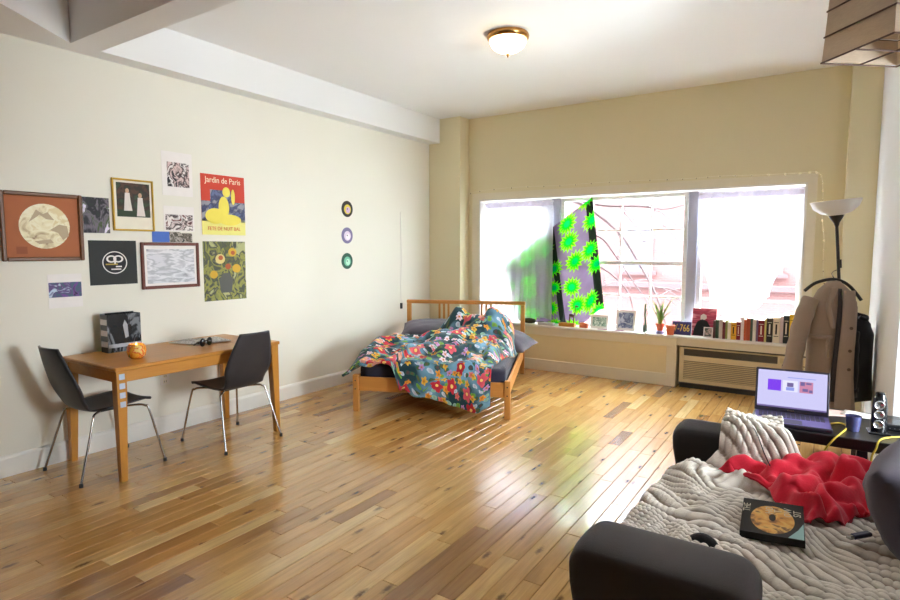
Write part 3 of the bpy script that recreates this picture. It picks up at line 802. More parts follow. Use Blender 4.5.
# ================================================================== WALL ART (left wall)
WALLROT = Matrix(((0, 0, 1), (1, 0, 0), (0, 1, 0))).to_euler()
def on_wall(name, corners, label, cat_, group=None):
    P = [onX(px, py, LX) for px, py in corners]      # TL TR BR BL
    y0 = (P[0].y + P[3].y) / 2; y1 = (P[1].y + P[2].y) / 2; z1 = (P[0].z + P[1].z) / 2; z0 = (P[2].z + P[3].z) / 2
    e = empty(name, (LX + 0.001, (y0 + y1) / 2, (z0 + z1) / 2)); e.rotation_euler = WALLROT
    tag(e, label, cat_, group)
    return e, (y1 - y0) / 2, (z1 - z0) / 2
def flat(name, mat, parent, x0, x1, y0, y1, z, th=0.0006): return MB().box((x0, y0, z), (x1, y1, z + th)).build(name, mat, parent)
def disc(name, mat, parent, cx, cy, rx, ry, z, th=0.0006, n=32, r0=0.0):
    m = MB(); outer = [(cx + rx * math.cos(2*math.pi*k/n), cy + ry * math.sin(2*math.pi*k/n)) for k in range(n)]
    if r0 <= 0: m.prism(outer, 2, z, z + th)
    else:
        inner = [(cx + rx * r0 * math.cos(2*math.pi*k/n), cy + ry * r0 * math.sin(2*math.pi*k/n)) for k in range(n)]
        vs = [(a, b, z) for a, b in outer] + [(a, b, z + th) for a, b in outer] + [(a, b, z) for a, b in inner] + [(a, b, z + th) for a, b in inner]
        fs = []
        for k in range(n):
            j = (k + 1) % n
            fs += [(k, j, n+j, n+k), (n+k, n+j, 3*n+j, 3*n+k), (3*n+k, 3*n+j, 2*n+j, 2*n+k), (2*n+k, 2*n+j, j, k)]
        m.add(vs, fs)
    return m.build(name, mat, parent)
def frame(parent, w, h, fw, depth, mat, z=0.0):
    for nm, x0, x1, y0, y1 in (('frame_side', -w, -w + fw, -h, h), ('frame_side', w - fw, w, -h, h), ('frame_rail', -w + fw, w - fw, h - fw, h), ('frame_rail', -w + fw, w - fw, -h, -h + fw)):
        MB().bbox((x0, y0, z), (x1, y1, z + depth), min(fw, depth) * 0.25).build(nm, mat, parent)
def blotch(name, pal, scale, seed=0.0, stretch=(1, 1, 1), dist=1.0, rough=0.6):
    t = NT(name); v = t.mapping(t.obj(), tuple(s * scale for s in stretch), (seed, seed * 1.3, seed * 0.7))
    f = t.noise(v, 1.0, 4, dist=dist)
    f = t.n('MapRange', {0: f, 1: 0.28, 2: 0.72})
    n = len(pal); M[name] = t.end(t.bsdf(t.ramp(f, [(i / n, c) for i, c in enumerate(pal)], 'EASE'), rough)); return M[name]
def glossfree(name, c): return plain(name, c, 0.7, var=0.04)
glossfree('paper_white', rgb(236, 230, 226)); glossfree('paper_cream', rgb(232, 224, 205)); glossfree('ink_black', rgb(30, 30, 34))
glossfree('sleeve_black', rgb(42, 44, 44)); glossfree('mount_copper', rgb(172, 100, 58)); glossfree('mount_stamp', rgb(150, 82, 48))
wood('frame_brown', rgb(120, 76, 40), rgb(84, 48, 24), 0.4, axis=0, scale=30); plain('frame_gold', rgb(205, 165, 60), 0.35, 0.6)
wood('frame_red', rgb(124, 64, 48), rgb(88, 40, 32), 0.4, axis=0, scale=30)
# 1 large framed oval print
e, w, h = on_wall('framed_picture', [(-1, 190), (82, 195.5), (82, 261), (-1, 261)], 'wide brown frame with a copper mount around an oval landscape print', 'picture')
frame(e, w, h, 0.028, 0.026, 'frame_brown'); flat('mount', 'mount_copper', e, -w + 0.028, w - 0.028, -h + 0.028, h - 0.028, 0.004, 0.006)
blotch('oval_landscape', [rgb(150, 120, 96), rgb(206, 190, 150), rgb(232, 222, 186), rgb(240, 234, 206), rgb(222, 206, 160)], 9, 2.0, (1, 1.3, 1))
disc('oval_print', 'oval_landscape', e, 0.01, 0.005, w * 0.62, h * 0.66, 0.0101)
flat('stamp', 'mount_stamp', e, -w + 0.085, -w + 0.15, -h + 0.05, -h + 0.10, 0.0101)
# ink strokes of the mountain
glossfree('ink_wash', rgb(186, 166, 136))
MB().prism([(-0.09, 0.03), (-0.04, 0.12), (0.0, 0.09), (0.03, 0.105), (0.07, 0.05), (0.02, 0.055), (-0.02, 0.085), (-0.05, 0.06)], 2, 0.0108, 0.0112).build('ink_mountain', 'ink_wash', e)
MB().prism([(0.04, -0.02), (0.1, 0.02), (0.15, 0.01), (0.16, -0.06), (0.12, -0.09), (0.09, -0.04)], 2, 0.0108, 0.0112).build('ink_tree', 'ink_wash', e)
MB().prism([(-0.06, -0.1), (0.04, -0.085), (0.06, -0.11), (-0.03, -0.12)], 2, 0.0108, 0.0112).build('ink_bank', 'ink_wash', e)
# 2 small dark print
blotch('dark_print', [rgb(20, 20, 24), rgb(30, 40, 34), rgb(28, 24, 34), rgb(110, 100, 110), rgb(60, 80, 30), rgb(220, 210, 230)], 13, 5, (1, 0.6, 1), 0.8)
e, w, h = on_wall('small_print', [(82.5, 197), (110, 198), (108.5, 233), (83, 233)], 'small unframed dark print between the oval picture and the gold frame', 'print')
flat('paper', 'dark_print', e, -w, w, -h, h, 0.0, 0.002)
# 3 gold framed picture
e, w, h = on_wall('framed_picture', [(111, 177), (153, 182), (153, 232), (112, 230)], 'narrow gold frame holding a dark picture of two pale figures', 'picture')
frame(e, w, h, 0.014, 0.018, 'frame_gold'); flat('mount', 'paper_cream', e, -w + 0.014, w - 0.014, -h + 0.014, h - 0.014, 0.003, 0.004)
blotch('dark_room', [rgb(40, 26, 18), rgb(84, 52, 34), rgb(50, 40, 28), rgb(52, 70, 44)], 9, 3)
flat('picture', 'dark_room', e, -w + 0.035, w - 0.03, -h + 0.11, h - 0.03, 0.0071)
glossfree('figure_white', rgb(226, 216, 208)); glossfree('figure_skin', rgb(200, 160, 130)); glossfree('figure_floor', rgb(52, 66, 46))
flat('floor_strip', 'figure_floor', e, -w + 0.035, w - 0.03, -h + 0.11, -h + 0.165, 0.0078, 0.0004)
for cx, cy, s in ((-0.045, 0.045, 1.0), (0.055, 0.01, 1.05)):
    MB().prism([(cx - 0.03 * s, cy - 0.09 * s), (cx + 0.035 * s, cy - 0.09 * s), (cx + 0.022 * s, cy), (cx + 0.018 * s, cy + 0.05 * s), (cx - 0.018 * s, cy + 0.05 * s), (cx - 0.022 * s, cy)], 2, 0.0083, 0.0088).build('figure', 'figure_white', e)
    disc('figure_head', 'figure_skin', e, cx, cy + 0.066 * s, 0.014 * s, 0.018 * s, 0.0083)
# 4 black record sleeve with the round white emblem
e, w, h = on_wall('record_sleeve', [(88, 240), (136, 241), (137, 284), (90, 285)], 'square black record sleeve with a round white emblem', 'record sleeve')
flat('sleeve', 'sleeve_black', e, -w, w, -h, h, 0.0, 0.004)
cx, cy = 0.008, 0.0
disc('emblem_ring', 'paper_white', e, cx, cy, 0.093, 0.087, 0.0041, r0=0.92)
disc('emblem_face', 'ink_black', e, cx, cy, 0.085, 0.080, 0.0041, 0.0004)
disc('emblem_oval', 'paper_white', e, cx - 0.026, cy + 0.028, 0.038, 0.028, 0.0048, r0=0.62); disc('emblem_oval', 'paper_white', e, cx + 0.026, cy + 0.028, 0.038, 0.028, 0.0048, r0=0.62)
flat('emblem_stem', 'paper_white', e, cx - 0.007, cx + 0.007, cy - 0.012, cy + 0.05, 0.0056, 0.0005)
glossfree('emblem_gold', rgb(190, 160, 70))
flat('emblem_bar', 'emblem_gold', e, cx - 0.07, cx + 0.02, cy - 0.018, cy - 0.008, 0.0056, 0.0005); flat('emblem_bar', 'paper_white', e, cx + 0.005, cx + 0.05, cy - 0.036, cy - 0.026, 0.0056, 0.0005)
flat('emblem_bar', 'paper_white', e, cx - 0.03, cx + 0.045, cy - 0.056, cy - 0.047, 0.0056, 0.0005)
# 5 brown frame with grey sea picture
e, w, h = on_wall('framed_picture', [(140, 242), (198, 243), (199, 287), (141, 289)], 'reddish-brown frame around a grey cloudy landscape', 'picture')
frame(e, w, h, 0.026, 0.02, 'frame_red'); flat('mount', 'paper_white', e, -w + 0.026, w - 0.026, -h + 0.026, h - 0.026, 0.003, 0.004)
blotch('grey_clouds', [rgb(150, 150, 158), rgb(196, 196, 202), rgb(226, 226, 230), rgb(176, 178, 184), rgb(214, 214, 220)], 6, 4, (1, 3.2, 1), 0.3)
flat('picture', 'grey_clouds', e, -w + 0.048, w - 0.045, -h + 0.045, h - 0.055, 0.0071)
# 6 white card with purple band
e, w, h = on_wall('postcard', [(47, 275), (82, 273), (82, 306), (49, 309)], 'white card with a purple and blue picture band below the oval picture', 'postcard')
flat('card', 'paper_white', e, -w, w, -h, h, 0.0, 0.002)
blotch('purple_band', [rgb(40, 24, 60), rgb(110, 60, 140), rgb(60, 90, 110), rgb(90, 60, 120), rgb(180, 200, 220)], 14, 8, (1, 1, 1), 0.8)
flat('picture', 'purple_band', e, -w + 0.004, w - 0.004, -0.045, 0.062, 0.0021)
# 7-8 comic prints
blotch('comic_print', [rgb(24, 22, 28), rgb(40, 34, 44), rgb(216, 190, 186), rgb(60, 40, 44), rgb(236, 228, 224), rgb(30, 26, 34)], 11, 1.5, (1, 1, 1), 0.8)
blotch('comic_print_red', [rgb(24, 22, 28), rgb(96, 52, 56), rgb(216, 200, 196), rgb(60, 40, 44), rgb(236, 228, 224), rgb(110, 60, 60)], 11, 6.5, (1, 1, 1), 0.8)
e, w, h = on_wall('comic_page', [(161, 150), (192, 155), (192, 197), (162, 195)], 'tall white sheet with a black ink drawing left of the red poster', 'print')
flat('sheet', 'paper_white', e, -w, w, -h, h, 0.0, 0.002); flat('drawing', 'comic_print', e, -w + 0.045, w - 0.03, -h + 0.075, h - 0.085, 0.0021)
e, w, h = on_wall('comic_page', [(163, 205), (194, 208), (194, 232), (164, 231)], 'short white sheet with a dark red ink drawing above the blue strip', 'print')
flat('sheet', 'paper_white', e, -w, w, -h, h, 0.0, 0.002); flat('drawing', 'comic_print_red', e, -w + 0.015, w - 0.015, -h + 0.01, h - 0.07, 0.0021)
# 9 blue strip
glossfree('strip_blue', rgb(72, 108, 190))
blotch('strip_photos', [rgb(50, 46, 40), rgb(120, 110, 100), rgb(70, 66, 50), rgb(180, 170, 160), rgb(40, 40, 40)], 20, 9)
e, w, h = on_wall('photo_strip', [(152, 231), (192, 232.5), (192, 242.5), (152, 242)], 'strip of a blue card and small photos on top of the red-brown frame', 'photo strip')
flat('blue_card', 'strip_blue', e, -w, -0.03, -h, h, 0.0, 0.002); flat('photo', 'strip_photos', e, -0.03, 0.07, -h, h, 0.0, 0.002); flat('photo', 'strip_photos', e, 0.071, w, -h, h - 0.01, 0.0, 0.002)
# 10 red and yellow poster (generic shapes)
e, w, h = on_wall('poster', [(200, 173), (244, 178), (245, 236), (202, 234)], 'red and yellow poster headed Jardin de Paris', 'poster')
glossfree('poster_red', rgb(206, 66, 44)); glossfree('poster_yellow', rgb(236, 220, 90)); glossfree('poster_blue', rgb(92, 100, 140)); glossfree('poster_cream', rgb(246, 236, 205)); glossfree('poster_lemon', rgb(232, 226, 130))
flat('sheet', 'poster_red', e, -w, w, -h, h, 0.0, 0.002)
blotch('poster_blue_wash', [rgb(70, 76, 120), rgb(100, 110, 150), rgb(60, 66, 100), rgb(150, 150, 160)], 9, 3)
flat('blue_field', 'poster_blue_wash', e, -w, w, -h * 0.55, h * 0.12, 0.0021, 0.0004)
flat('blue_field', 'poster_blue_wash', e, -w * 0.6, w * 0.35, h * 0.12, h * 0.5, 0.0021, 0.0004)
flat('lower_band', 'poster_lemon', e, -w, w, -h, -h * 0.5, 0.0021, 0.0004)
for a, b, rx, ry in ((-0.09, -0.10, 0.10, 0.07), (0.0, -0.02, 0.055, 0.10), (0.03, 0.12, 0.04, 0.045), (0.10, 0.08, 0.02, 0.07), (0.06, -0.13, 0.12, 0.05)):
    disc('yellow_patch', 'poster_yellow', e, a, b, rx, ry, 0.0026 + 0.0001 * (rx * 10), 0.0005)
text('Jardin de Paris', 0.074, 'poster_cream', e, (0, h - 0.05, 0.0035), (0, 0, 0), sx=0.86)
text('FETE DE NUIT BAL', 0.046, 'poster_red', e, (0, -h + 0.055, 0.0035), (0, 0, 0), sx=0.9)
# 11 olive poster with loose warm blooms (generic)
e, w, h = on_wall('poster', [(203, 241), (245, 242), (246, 298), (204, 302)], 'olive green poster with loose yellow and orange blooms', 'poster')
blotch('olive_print', [rgb(50, 56, 40), rgb(96, 100, 52), rgb(70, 76, 64), rgb(150, 150, 70), rgb(60, 64, 60), rgb(176, 176, 120)], 10, 12, (1, 0.7, 1), 0.6)
flat('sheet', 'olive_print', e, -w, w, -h, h, 0.0, 0.002)
glossfree('bloom_gold', rgb(214, 170, 50)); glossfree('bloom_rust', rgb(180, 90, 50)); glossfree('bloom_pale', rgb(220, 200, 130)); glossfree('vase_grey', rgb(90, 92, 88))
for a, b, r, mt_ in ((0.08, 0.17, 0.045, 'bloom_gold'), (0.085, 0.165, 0.022, 'bloom_rust'), (-0.05, 0.11, 0.05, 'bloom_pale'), (-0.045, 0.12, 0.024, 'bloom_rust'), (0.12, 0.02, 0.045, 'bloom_gold'), (-0.12, -0.03, 0.04, 'bloom_gold'), (0.03, 0.04, 0.03, 'bloom_rust')):
    disc('bloom', mt_, e, a, b, r, r * 0.9, 0.0021 + 0.0004 * (r < 0.03), 0.0004, 14)
MB().prism([(-0.05, -0.2), (0.06, -0.2), (0.08, -0.08), (0.04, -0.02), (-0.02, -0.02), (-0.07, -0.08)], 2, 0.0021, 0.0024).build('vase_shape', 'vase_grey', e)
# three small records
plain('vinyl', (0.03, 0.03, 0.034), 0.3)
for (py, body, lab, cen, lb) in ((209, rgb(44, 40, 36), rgb(222, 196, 70), rgb(205, 170, 205), 'small black record with a yellow label, topmost of three on the wall'),
                                 (235.5, rgb(120, 112, 150), rgb(222, 206, 222), rgb(240, 232, 240), 'small lilac record, middle of three on the wall'),
                                 (261, rgb(34, 84, 66), rgb(110, 186, 150), rgb(180, 226, 200), 'small green record, lowest of three on the wall')):
    p = onX(347, py, LX); k = str(int(py))
    e = empty('wall_record', (LX + 0.001, p.y, p.z)); e.rotation_euler = WALLROT; tag(e, lb, 'record', 'small records on the wall')
    glossfree('rec_a' + k, body); glossfree('rec_b' + k, lab); glossfree('rec_c' + k, cen)
    disc('disc', 'rec_a' + k, e, 0, 0, 0.092, 0.092, 0, 0.002); disc('label', 'rec_b' + k, e, 0.004, -0.004, 0.055, 0.055, 0.0021)
    disc('label_print', 'rec_c' + k, e, 0.012, -0.012, 0.034, 0.036, 0.0028); disc('spindle_hole', 'ink_black', e, 0, 0, 0.008, 0.008, 0.0035)
# outlet under the table and the cord by the corner
e, w, h = on_wall('wall_outlet', [(160, 373), (169, 372), (169, 384), (160, 385)], 'white double wall outlet below the dining table', 'outlet')
MB().bbox((-w, -h, 0), (w, h, 0.006), 0.002).build('cover_plate', 'paper_white', e)
for s in (-1, 1):
    MB().bbox((-w * 0.45, s * h * 0.45 - h * 0.3, 0.006), (w * 0.45, s * h * 0.45 + h * 0.3, 0.009), 0.001).build('socket', 'paper_cream', e)
    for q_ in (-1, 1): flat('slot', 'ink_black', e, q_ * w * 0.2 - 0.002, q_ * w * 0.2 + 0.002, s * h * 0.45 - 0.008, s * h * 0.45 + 0.008, 0.009, 0.0004)
a = onX(400, 212, LX); b = onX(400, 306, LX)
e = tag(empty('hanging_cord', (LX, a.y, b.z)), 'thin white cord with a small dark switch on the left wall by the bed', 'cord')
MB().tube(cat([(0.006, 0, a.z - b.z), (0.006, 0.01, 0.6), (0.006, -0.005, 0.3), (0.008, 0, 0.04)], 6), 0.003, 6).build('cord', 'paper_white', e)
MB().bbox((0.001, -0.018, -0.035), (0.02, 0.018, 0.04), 0.004).build('switch', 'ink_black', e)

# ================================================================== THINGS ON THE TABLE
t_ = NT('bag_stripes'); v_ = t_.obj(); sp_ = t_.t.nodes.new('ShaderNodeSeparateXYZ'); t_.t.links.new(v_, sp_.inputs[0])
M['bag_stripes'] = t_.end(t_.bsdf(t_.mix(t_.math('GREATER_THAN', t_.math('FRACT', t_.math('MULTIPLY', sp_.outputs[2], 12.0)), 0.5), rgb(24, 23, 26), rgb(205, 200, 200)), 0.35))
blotch('bag_photo', [rgb(16, 16, 19), rgb(28, 28, 32), rgb(20, 20, 24), rgb(36, 37, 40), rgb(120, 124, 130)], 7, 3, (1, 1.6, 0.7), 1.2, 0.25)
glossfree('bag_white', rgb(170, 172, 178))
bg = tag(empty('gift_bag', (-4.50, 2.265, TZ)), 'glossy black paper gift bag with striped sides on the dining table', 'bag')
def bagwall(name, pts, mat): return MB().add(pts, [(0, 1, 2, 3)]).build(name, mat, bg, fix=False)
x0, x1, y0, y1, hh = -0.05, 0.05, -0.125, 0.125, 0.285
MB().box((x1 - 0.002, y0, 0), (x1, y1, hh)).build('front_panel', 'bag_photo', bg); MB().box((x0, y0, 0), (x0 + 0.002, y1, hh + 0.006)).build('back_panel', 'bag_photo', bg)
for yy in (y0, y1 - 0.002): MB().box((x0 + 0.002, yy, 0), (x1 - 0.002, yy + 0.002, hh)).build('side_panel', 'bag_stripes', bg)
MB().box((x0 + 0.002, y0 + 0.002, 0), (x1 - 0.002, y1 - 0.002, 0.003)).build('base_panel', 'ink_black', bg)
MB().box((x1, y0 + 0.004, 0.035), (x1 + 0.0006, y1 - 0.004, 0.062)).build('title_band', 'bag_white', bg)
MB().prism([(y0 + 0.13, 0.10), (y0 + 0.155, 0.11), (y0 + 0.15, 0.2), (y0 + 0.13, 0.24), (y0 + 0.115, 0.2)], 0, x1, x1 + 0.0006).build('print_highlight', 'bag_white', bg)
p = onZ(137, 358, TZ)
cd = tag(empty('candle_jar', (p.x, p.y, TZ)), 'round coloured glass candle holder glowing orange on the dining table', 'candle')
blotch('mosaic_glass', [rgb(90, 150, 70), rgb(230, 130, 40), rgb(236, 170, 60), rgb(220, 90, 50), rgb(240, 200, 110)], 26, 2, (1, 1, 1), 0.6, 0.15)
MB().lathe([(0.03, 0), (0.046, 0.012), (0.054, 0.038), (0.05, 0.062), (0.04, 0.076), (0.036, 0.076), (0.045, 0.06), (0.048, 0.038), (0.04, 0.014), (0.001, 0.008)], 24).build('glass_jar', 'mosaic_glass', cd, smooth=True)
t_ = NT('flame'); M['flame'] = t_.end(t_.n('Emission', {'Color': (1, 0.55, 0.12, 1), 'Strength': 3}))
glossfree('wax', rgb(240, 220, 180))
MB().lathe([(0.036, 0.016), (0.036, 0.045), (0.004, 0.046)], 20).build('wax', 'wax', cd, smooth=40)
MB().lathe([(0.002, 0.046), (0.008, 0.056), (0.006, 0.068), (0.001, 0.082)], 12).build('flame', 'flame', cd, smooth=True)
cd.scale = (1.2, 1.2, 1.35)
blotch('magazine_print', [rgb(40, 38, 48), rgb(120, 112, 116), rgb(205, 200, 200), rgb(84, 74, 78), rgb(225, 222, 222), rgb(60, 50, 60)], 14, 3, dist=1.5, rough=0.35)
for i, (xx, yy, rz, lb) in enumerate(((-4.40, 2.80, 0.25, 'open grey magazine lying on the dining table'), (-4.33, 2.90, -0.2, 'folded newspaper on top of the magazine on the dining table'))):
    mg = tag(empty('magazine', (xx, yy, TZ + 0.006 * i), rz), lb, 'magazine')
    sheet(lambda u, v: ((u - 0.5) * 0.3, (v - 0.5) * 0.24, 0.0035 + 0.006 * math.sin(u * math.pi) * (i == 9) ), 8, 6, 0.005, 'page_block', 'paper_white', mg, smooth=False)
    sheet(lambda u, v: ((u - 0.5) * 0.302, (v - 0.5) * 0.242, 0.0062), 8, 6, 0.0006, 'cover', 'magazine_print', mg, smooth=False)
sg = tag(empty('sunglasses', (-4.14, 2.74, TZ), 0.3), 'black sunglasses folded on the dining table', 'sunglasses')
plain('gloss_black', (0.012, 0.012, 0.014), 0.12)
for s in (-1, 1):
    MB().lathe([(0.002, -0.004), (0.03, -0.003), (0.034, 0.0), (0.03, 0.003), (0.002, 0.004)], 18, Matrix.Translation((0, s * 0.04, 0.034)) @ Matrix.Rotation(math.pi / 2, 4, 'Y')).build('lens', 'gloss_black', sg, smooth=True)
    MB().tube(cat([(0.0, s * 0.072, 0.045), (-0.03, s * 0.066, 0.04), (-0.08, s * 0.01, 0.02), (-0.095, -s * 0.03, 0.006)], 5), 0.0045, 8).build('temple', 'gloss_black', sg, smooth=True)
MB().tube([(0, -0.012, 0.042), (0.002, 0, 0.046), (0, 0.012, 0.042)], 0.004, 8).build('bridge', 'gloss_black', sg, smooth=True)

# ================================================================== AIR CONDITIONER UNDER THE SILL
plain('ac_beige', rgb(222, 206, 168), 0.5, var=0.03); plain('ac_dark', rgb(96, 90, 80), 0.6); plain('ac_black', rgb(40, 36, 32), 0.8); plain('ac_slat', rgb(206, 188, 148), 0.5, var=0.03)
ac = tag(empty('air_conditioner', (-0.73, 6.84, 0)), 'beige through-wall air conditioner with slatted grille under the books', 'air conditioner')
ax0, ax1, ay = -0.62, 0.62, -0.085
MB().box((ax0, ay + 0.012, 0.02), (ax1, 0.095, 0.47)).build('casing', 'ac_dark', ac)
MB().box((ax0 + 0.01, ay + 0.002, 0.0), (ax1 - 0.01, ay + 0.08, 0.05)).build('kick_plate', 'ac_black', ac)
fr = MB().bbox((ax0, ay, 0.06), (ax0 + 0.045, ay + 0.012, 0.455), 0.003).bbox((ax1 - 0.24, ay, 0.06), (ax1, ay + 0.012, 0.355), 0.003)
fr.bbox((ax0 + 0.045, ay, 0.06), (ax1 - 0.24, ay + 0.012, 0.10), 0.003).bbox((ax0 + 0.045, ay, 0.305), (ax1 - 0.24, ay + 0.012, 0.365), 0.003).bbox((ax0 + 0.045, ay, 0.44), (ax1, ay + 0.012, 0.455), 0.003)
fr.bbox((ax1 - 0.28, ay, 0.365), (ax1, ay + 0.012, 0.44), 0.003)
fr.build('front_cover', 'ac_beige', ac)
for k in range(10): MB().box((ax0 + 0.045, ay + 0.001, 0.104 + k * 0.0201), (ax1 - 0.24, ay + 0.012, 0.117 + k * 0.0201)).build('grille_slat', 'ac_slat', ac)
for k in range(5): MB().box((ax0 + 0.046, ay + 0.004, 0.369 + k * 0.0143), (ax1 - 0.281, ay + 0.012, 0.377 + k * 0.0143)).build('outlet_vane', 'ac_dark', ac)
MB().bbox((ax1 - 0.26, ay - 0.002, 0.375), (ax1 - 0.05, ay, 0.43), 0.0008).build('control_door', 'ac_slat', ac)

# ================================================================== CURTAINS
def cloth_mat(name, col_fn, transp, transl=0.55):
    t = NT(name); c = col_fn(t)
    d = t.n('MixShader', {0: transl, 1: t.n('BsdfDiffuse', {'Color': c}), 2: t.n('BsdfTranslucent', {'Color': c})})
    M[name] = t.end(t.n('MixShader', {0: transp, 1: d, 2: t.n('BsdfTransparent')}) if transp else d)
cloth_mat('sheer_white', lambda t: t.mix(t.noise(t.mapping(t.obj(), (400, 400, 400)), 1.0, 1), (0.60, 0.60, 0.66), (0.72, 0.72, 0.78)), 0.42)
cloth_mat('lace_white', lambda t: t.mix(t.noise(t.obj(), 90, 1), (0.72, 0.68, 0.78), (0.9, 0.88, 0.94)), 0.08)
def curtain(name, x0, x1, ztop, zbot_fn, yb, label, gather=None, seed=0.0, folds=9):
    e = tag(empty(name, ((x0 + x1) / 2, yb, ztop)), label, 'curtain')
    xc = (x0 + x1) / 2
    def fn(u, v):
        x = x0 + u * (x1 - x0); zb = zbot_fn(u)
        if gather: x = gather(x, u, v)
        amp = 0.006 + 0.016 * v
        y = yb + amp * math.sin(u * folds * 2 * math.pi + 1.5 * fbm(u * 3 + seed, v * 1.5, seed)) - 0.01 * v
        return (x - xc, y - yb, (zb - ztop) * v)
    sheet(fn, 120, 40, 0.0012, 'cloth', 'sheer_white', e, ((x1 - x0), 1.5))
    sheet(lambda u, v: ((x0 + u * (x1 - x0)) - xc, -0.012 + 0.006 * math.sin(u * 60), 0.012 - v * (0.06 + 0.008 * abs(math.sin(u * 26)))), 120, 4, 0.002, 'header', 'lace_white', e)
    MB().tube([(x0 - xc, -0.004, 0.0), (x1 - xc, -0.004, 0.0)], 0.006, 8).build('rod', 'paper_white', e)
    return e
curtain('sheer_curtain', -3.92, -2.93, 2.15, lambda u: 0.64 + 0.02 * math.sin(u * 9), 6.835, 'sheer white curtain hanging straight in front of the green tapestry', None, 1.0, 8)
def gath(x, u, v):
    c = -0.86; k = sstep(0.35, 1.0, v)
    return x + (c - x) * 0.42 * k
curtain('sheer_curtain', -1.225, -0.235, 2.15, lambda u: 0.80 + 0.24 * (abs(u - 0.42) / 0.58) ** 1.3 + 0.02 * math.sin(u * 21), 6.855, 'sheer white curtain gathered up above the row of books', gath, 5.0, 7)
def tapestry_col(t):
    uv = t.uv()
    v = t.mapping(uv, (3.1, 3.0, 1), (0.35, 0.2, 0))
    dist = t.n('TexVoronoi', {'Vector': v, 'Scale': 1.0, 'Randomness': 0.55}, out=0, voronoi_dimensions='2D')
    pos = t.n('TexVoronoi', {'Vector': v, 'Scale': 1.0, 'Randomness': 0.55}, out=2, voronoi_dimensions='2D')
    dl = t.n('VectorMath', {0: v, 1: pos}, operation='SUBTRACT'); sp = t.t.nodes.new('ShaderNodeSeparateXYZ'); t.t.links.new(dl, sp.inputs[0])
    ang = t.math('ARCTAN2', sp.outputs[1], sp.outputs[0])
    d2 = t.math('MULTIPLY_ADD', t.math('ABSOLUTE', t.math('SINE', t.math('MULTIPLY', ang, 7))), 0.16, dist)
    ground = t.mix(t.noise(uv, 4, 3), (0.20, 0.14, 0.22), (0.32, 0.25, 0.34))
    c = t.mix(t.math('LESS_THAN', d2, 0.48), ground, (0.30, 0.62, 0.02))
    c = t.mix(t.math('LESS_THAN', d2, 0.37), c, (0.01, 0.62, 0.02))
    c = t.mix(t.math('LESS_THAN', dist, 0.13), c, (0.0, 0.36, 0.12))
    su = t.t.nodes.new('ShaderNodeSeparateXYZ'); t.t.links.new(uv, su.inputs[0])
    for u0, w0 in ((0.74, 0.045), (1.30, 0.05)):
        c = t.mix(t.math('MULTIPLY', t.math('LESS_THAN', t.math('ABSOLUTE', t.math('SUBTRACT', su.outputs[0], u0)), w0), t.math('GREATER_THAN', d2, 0.40)), c, (0.02, 0.03, 0.02))
    return c
cloth_mat('green_tapestry', tapestry_col, 0.06, 0.6)
tpL, tpP, tpR = onY(505, 263, 6.885), onY(592.5, 197, 6.885), onY(604, 305, 6.885)
tpB = onY(520, 322, 6.885)
def tap_fn(u, v):
    xt = tpL.x + u * (tpP.x - tpL.x); zt = tpL.z + u * (tpP.z - tpL.z)
    xb = tpB.x - 0.02 + u * (tpR.x - tpB.x + 0.02); zb = 0.60 + 0.22 * sstep(0.72, 1.0, u)
    x = xt + (xb - xt) * v; z = zt + (zb - zt) * v
    fold = math.sin(u * 17 + 2.2 * v) * 0.010 * (0.4 + v) + 0.012 * math.sin(u * 41 - v * 3) * sstep(0.8, 1, u)
    return (x - tpP.x, fold, z - tpP.z)
tp = sheet(tap_fn, 90, 60, 0.002, 'tapestry', 'green_tapestry', None, (1.35, 1.6), loc=(tpP.x, 6.885, tpP.z))
tag(tp, 'purple-grey tapestry printed with bright green suns pinned across the window', 'tapestry')

# ================================================================== ON THE SILL
SZ = 0.586
def sill(px, y=6.78): return onY(px, 325, y).x
plain('stone_dark', rgb(52, 60, 48), 0.8, var=0.2, bump=0.4, bscale=40)
def rock(px, y, sx, sy, sz, seed, label):
    m = MB(); rings = []
    for i in range(9):
        a = -math.pi / 2 + math.pi * i / 8
        rings.append([(sx * max(0.06, math.cos(a)) * math.cos(2*math.pi*k/16) * (1 + 0.25 * fbm(k * 0.4, i * 0.4, seed)), sy * max(0.06, math.cos(a)) * math.sin(2*math.pi*k/16), sz * (1 + math.sin(a)) / 2) for k in range(16)])
    o = m.loft(rings).build('stone', 'stone_dark', None, (sill(px, y), y, SZ), smooth=True); return tag(o, label, 'stone', 'stones on the sill')
rock(529, 6.79, 0.10, 0.05, 0.07, 1.0, 'long dark green stone on the sill behind the headboard')
rock(541, 6.77, 0.05, 0.04, 0.045, 5.0, 'small dark stone on the sill beside the wooden box')
wood('amber_wood', rgb(222, 150, 50), rgb(180, 104, 30), 0.4, axis=0)
def small_box(name, px0, px1, h, d, mat, label, cat_, y=6.77, lid=None):
    xa, xb = sill(px0, y), sill(px1, y)
    e = tag(empty(name, ((xa + xb) / 2, y, SZ)), label, cat_); w = (xb - xa) / 2
    MB().bbox((-w, -d / 2, 0), (w, d / 2, h * 0.7), 0.004).build('body', mat, e); MB().bbox((-w * 1.02, -d * 0.52, h * 0.7 + 0.0005), (w * 1.02, d * 0.52, h), 0.004).build('lid', lid or mat, e); return e
small_box('wooden_box', 559.5, 575, 0.045, 0.07, 'amber_wood', 'flat amber wooden box on the sill below the tapestry', 'box')
glossfree('tray_paper', rgb(200, 196, 190))
small_box('card_box', 538.5, 554, 0.035, 0.06, 'tray_paper', 'low pale card box on the sill below the tapestry', 'box', 6.735)
glossfree('terracotta', rgb(206, 104, 66))
small_box('clay_box', 580, 588, 0.06, 0.06, 'terracotta', 'little terracotta box on the sill beside the green card', 'box')
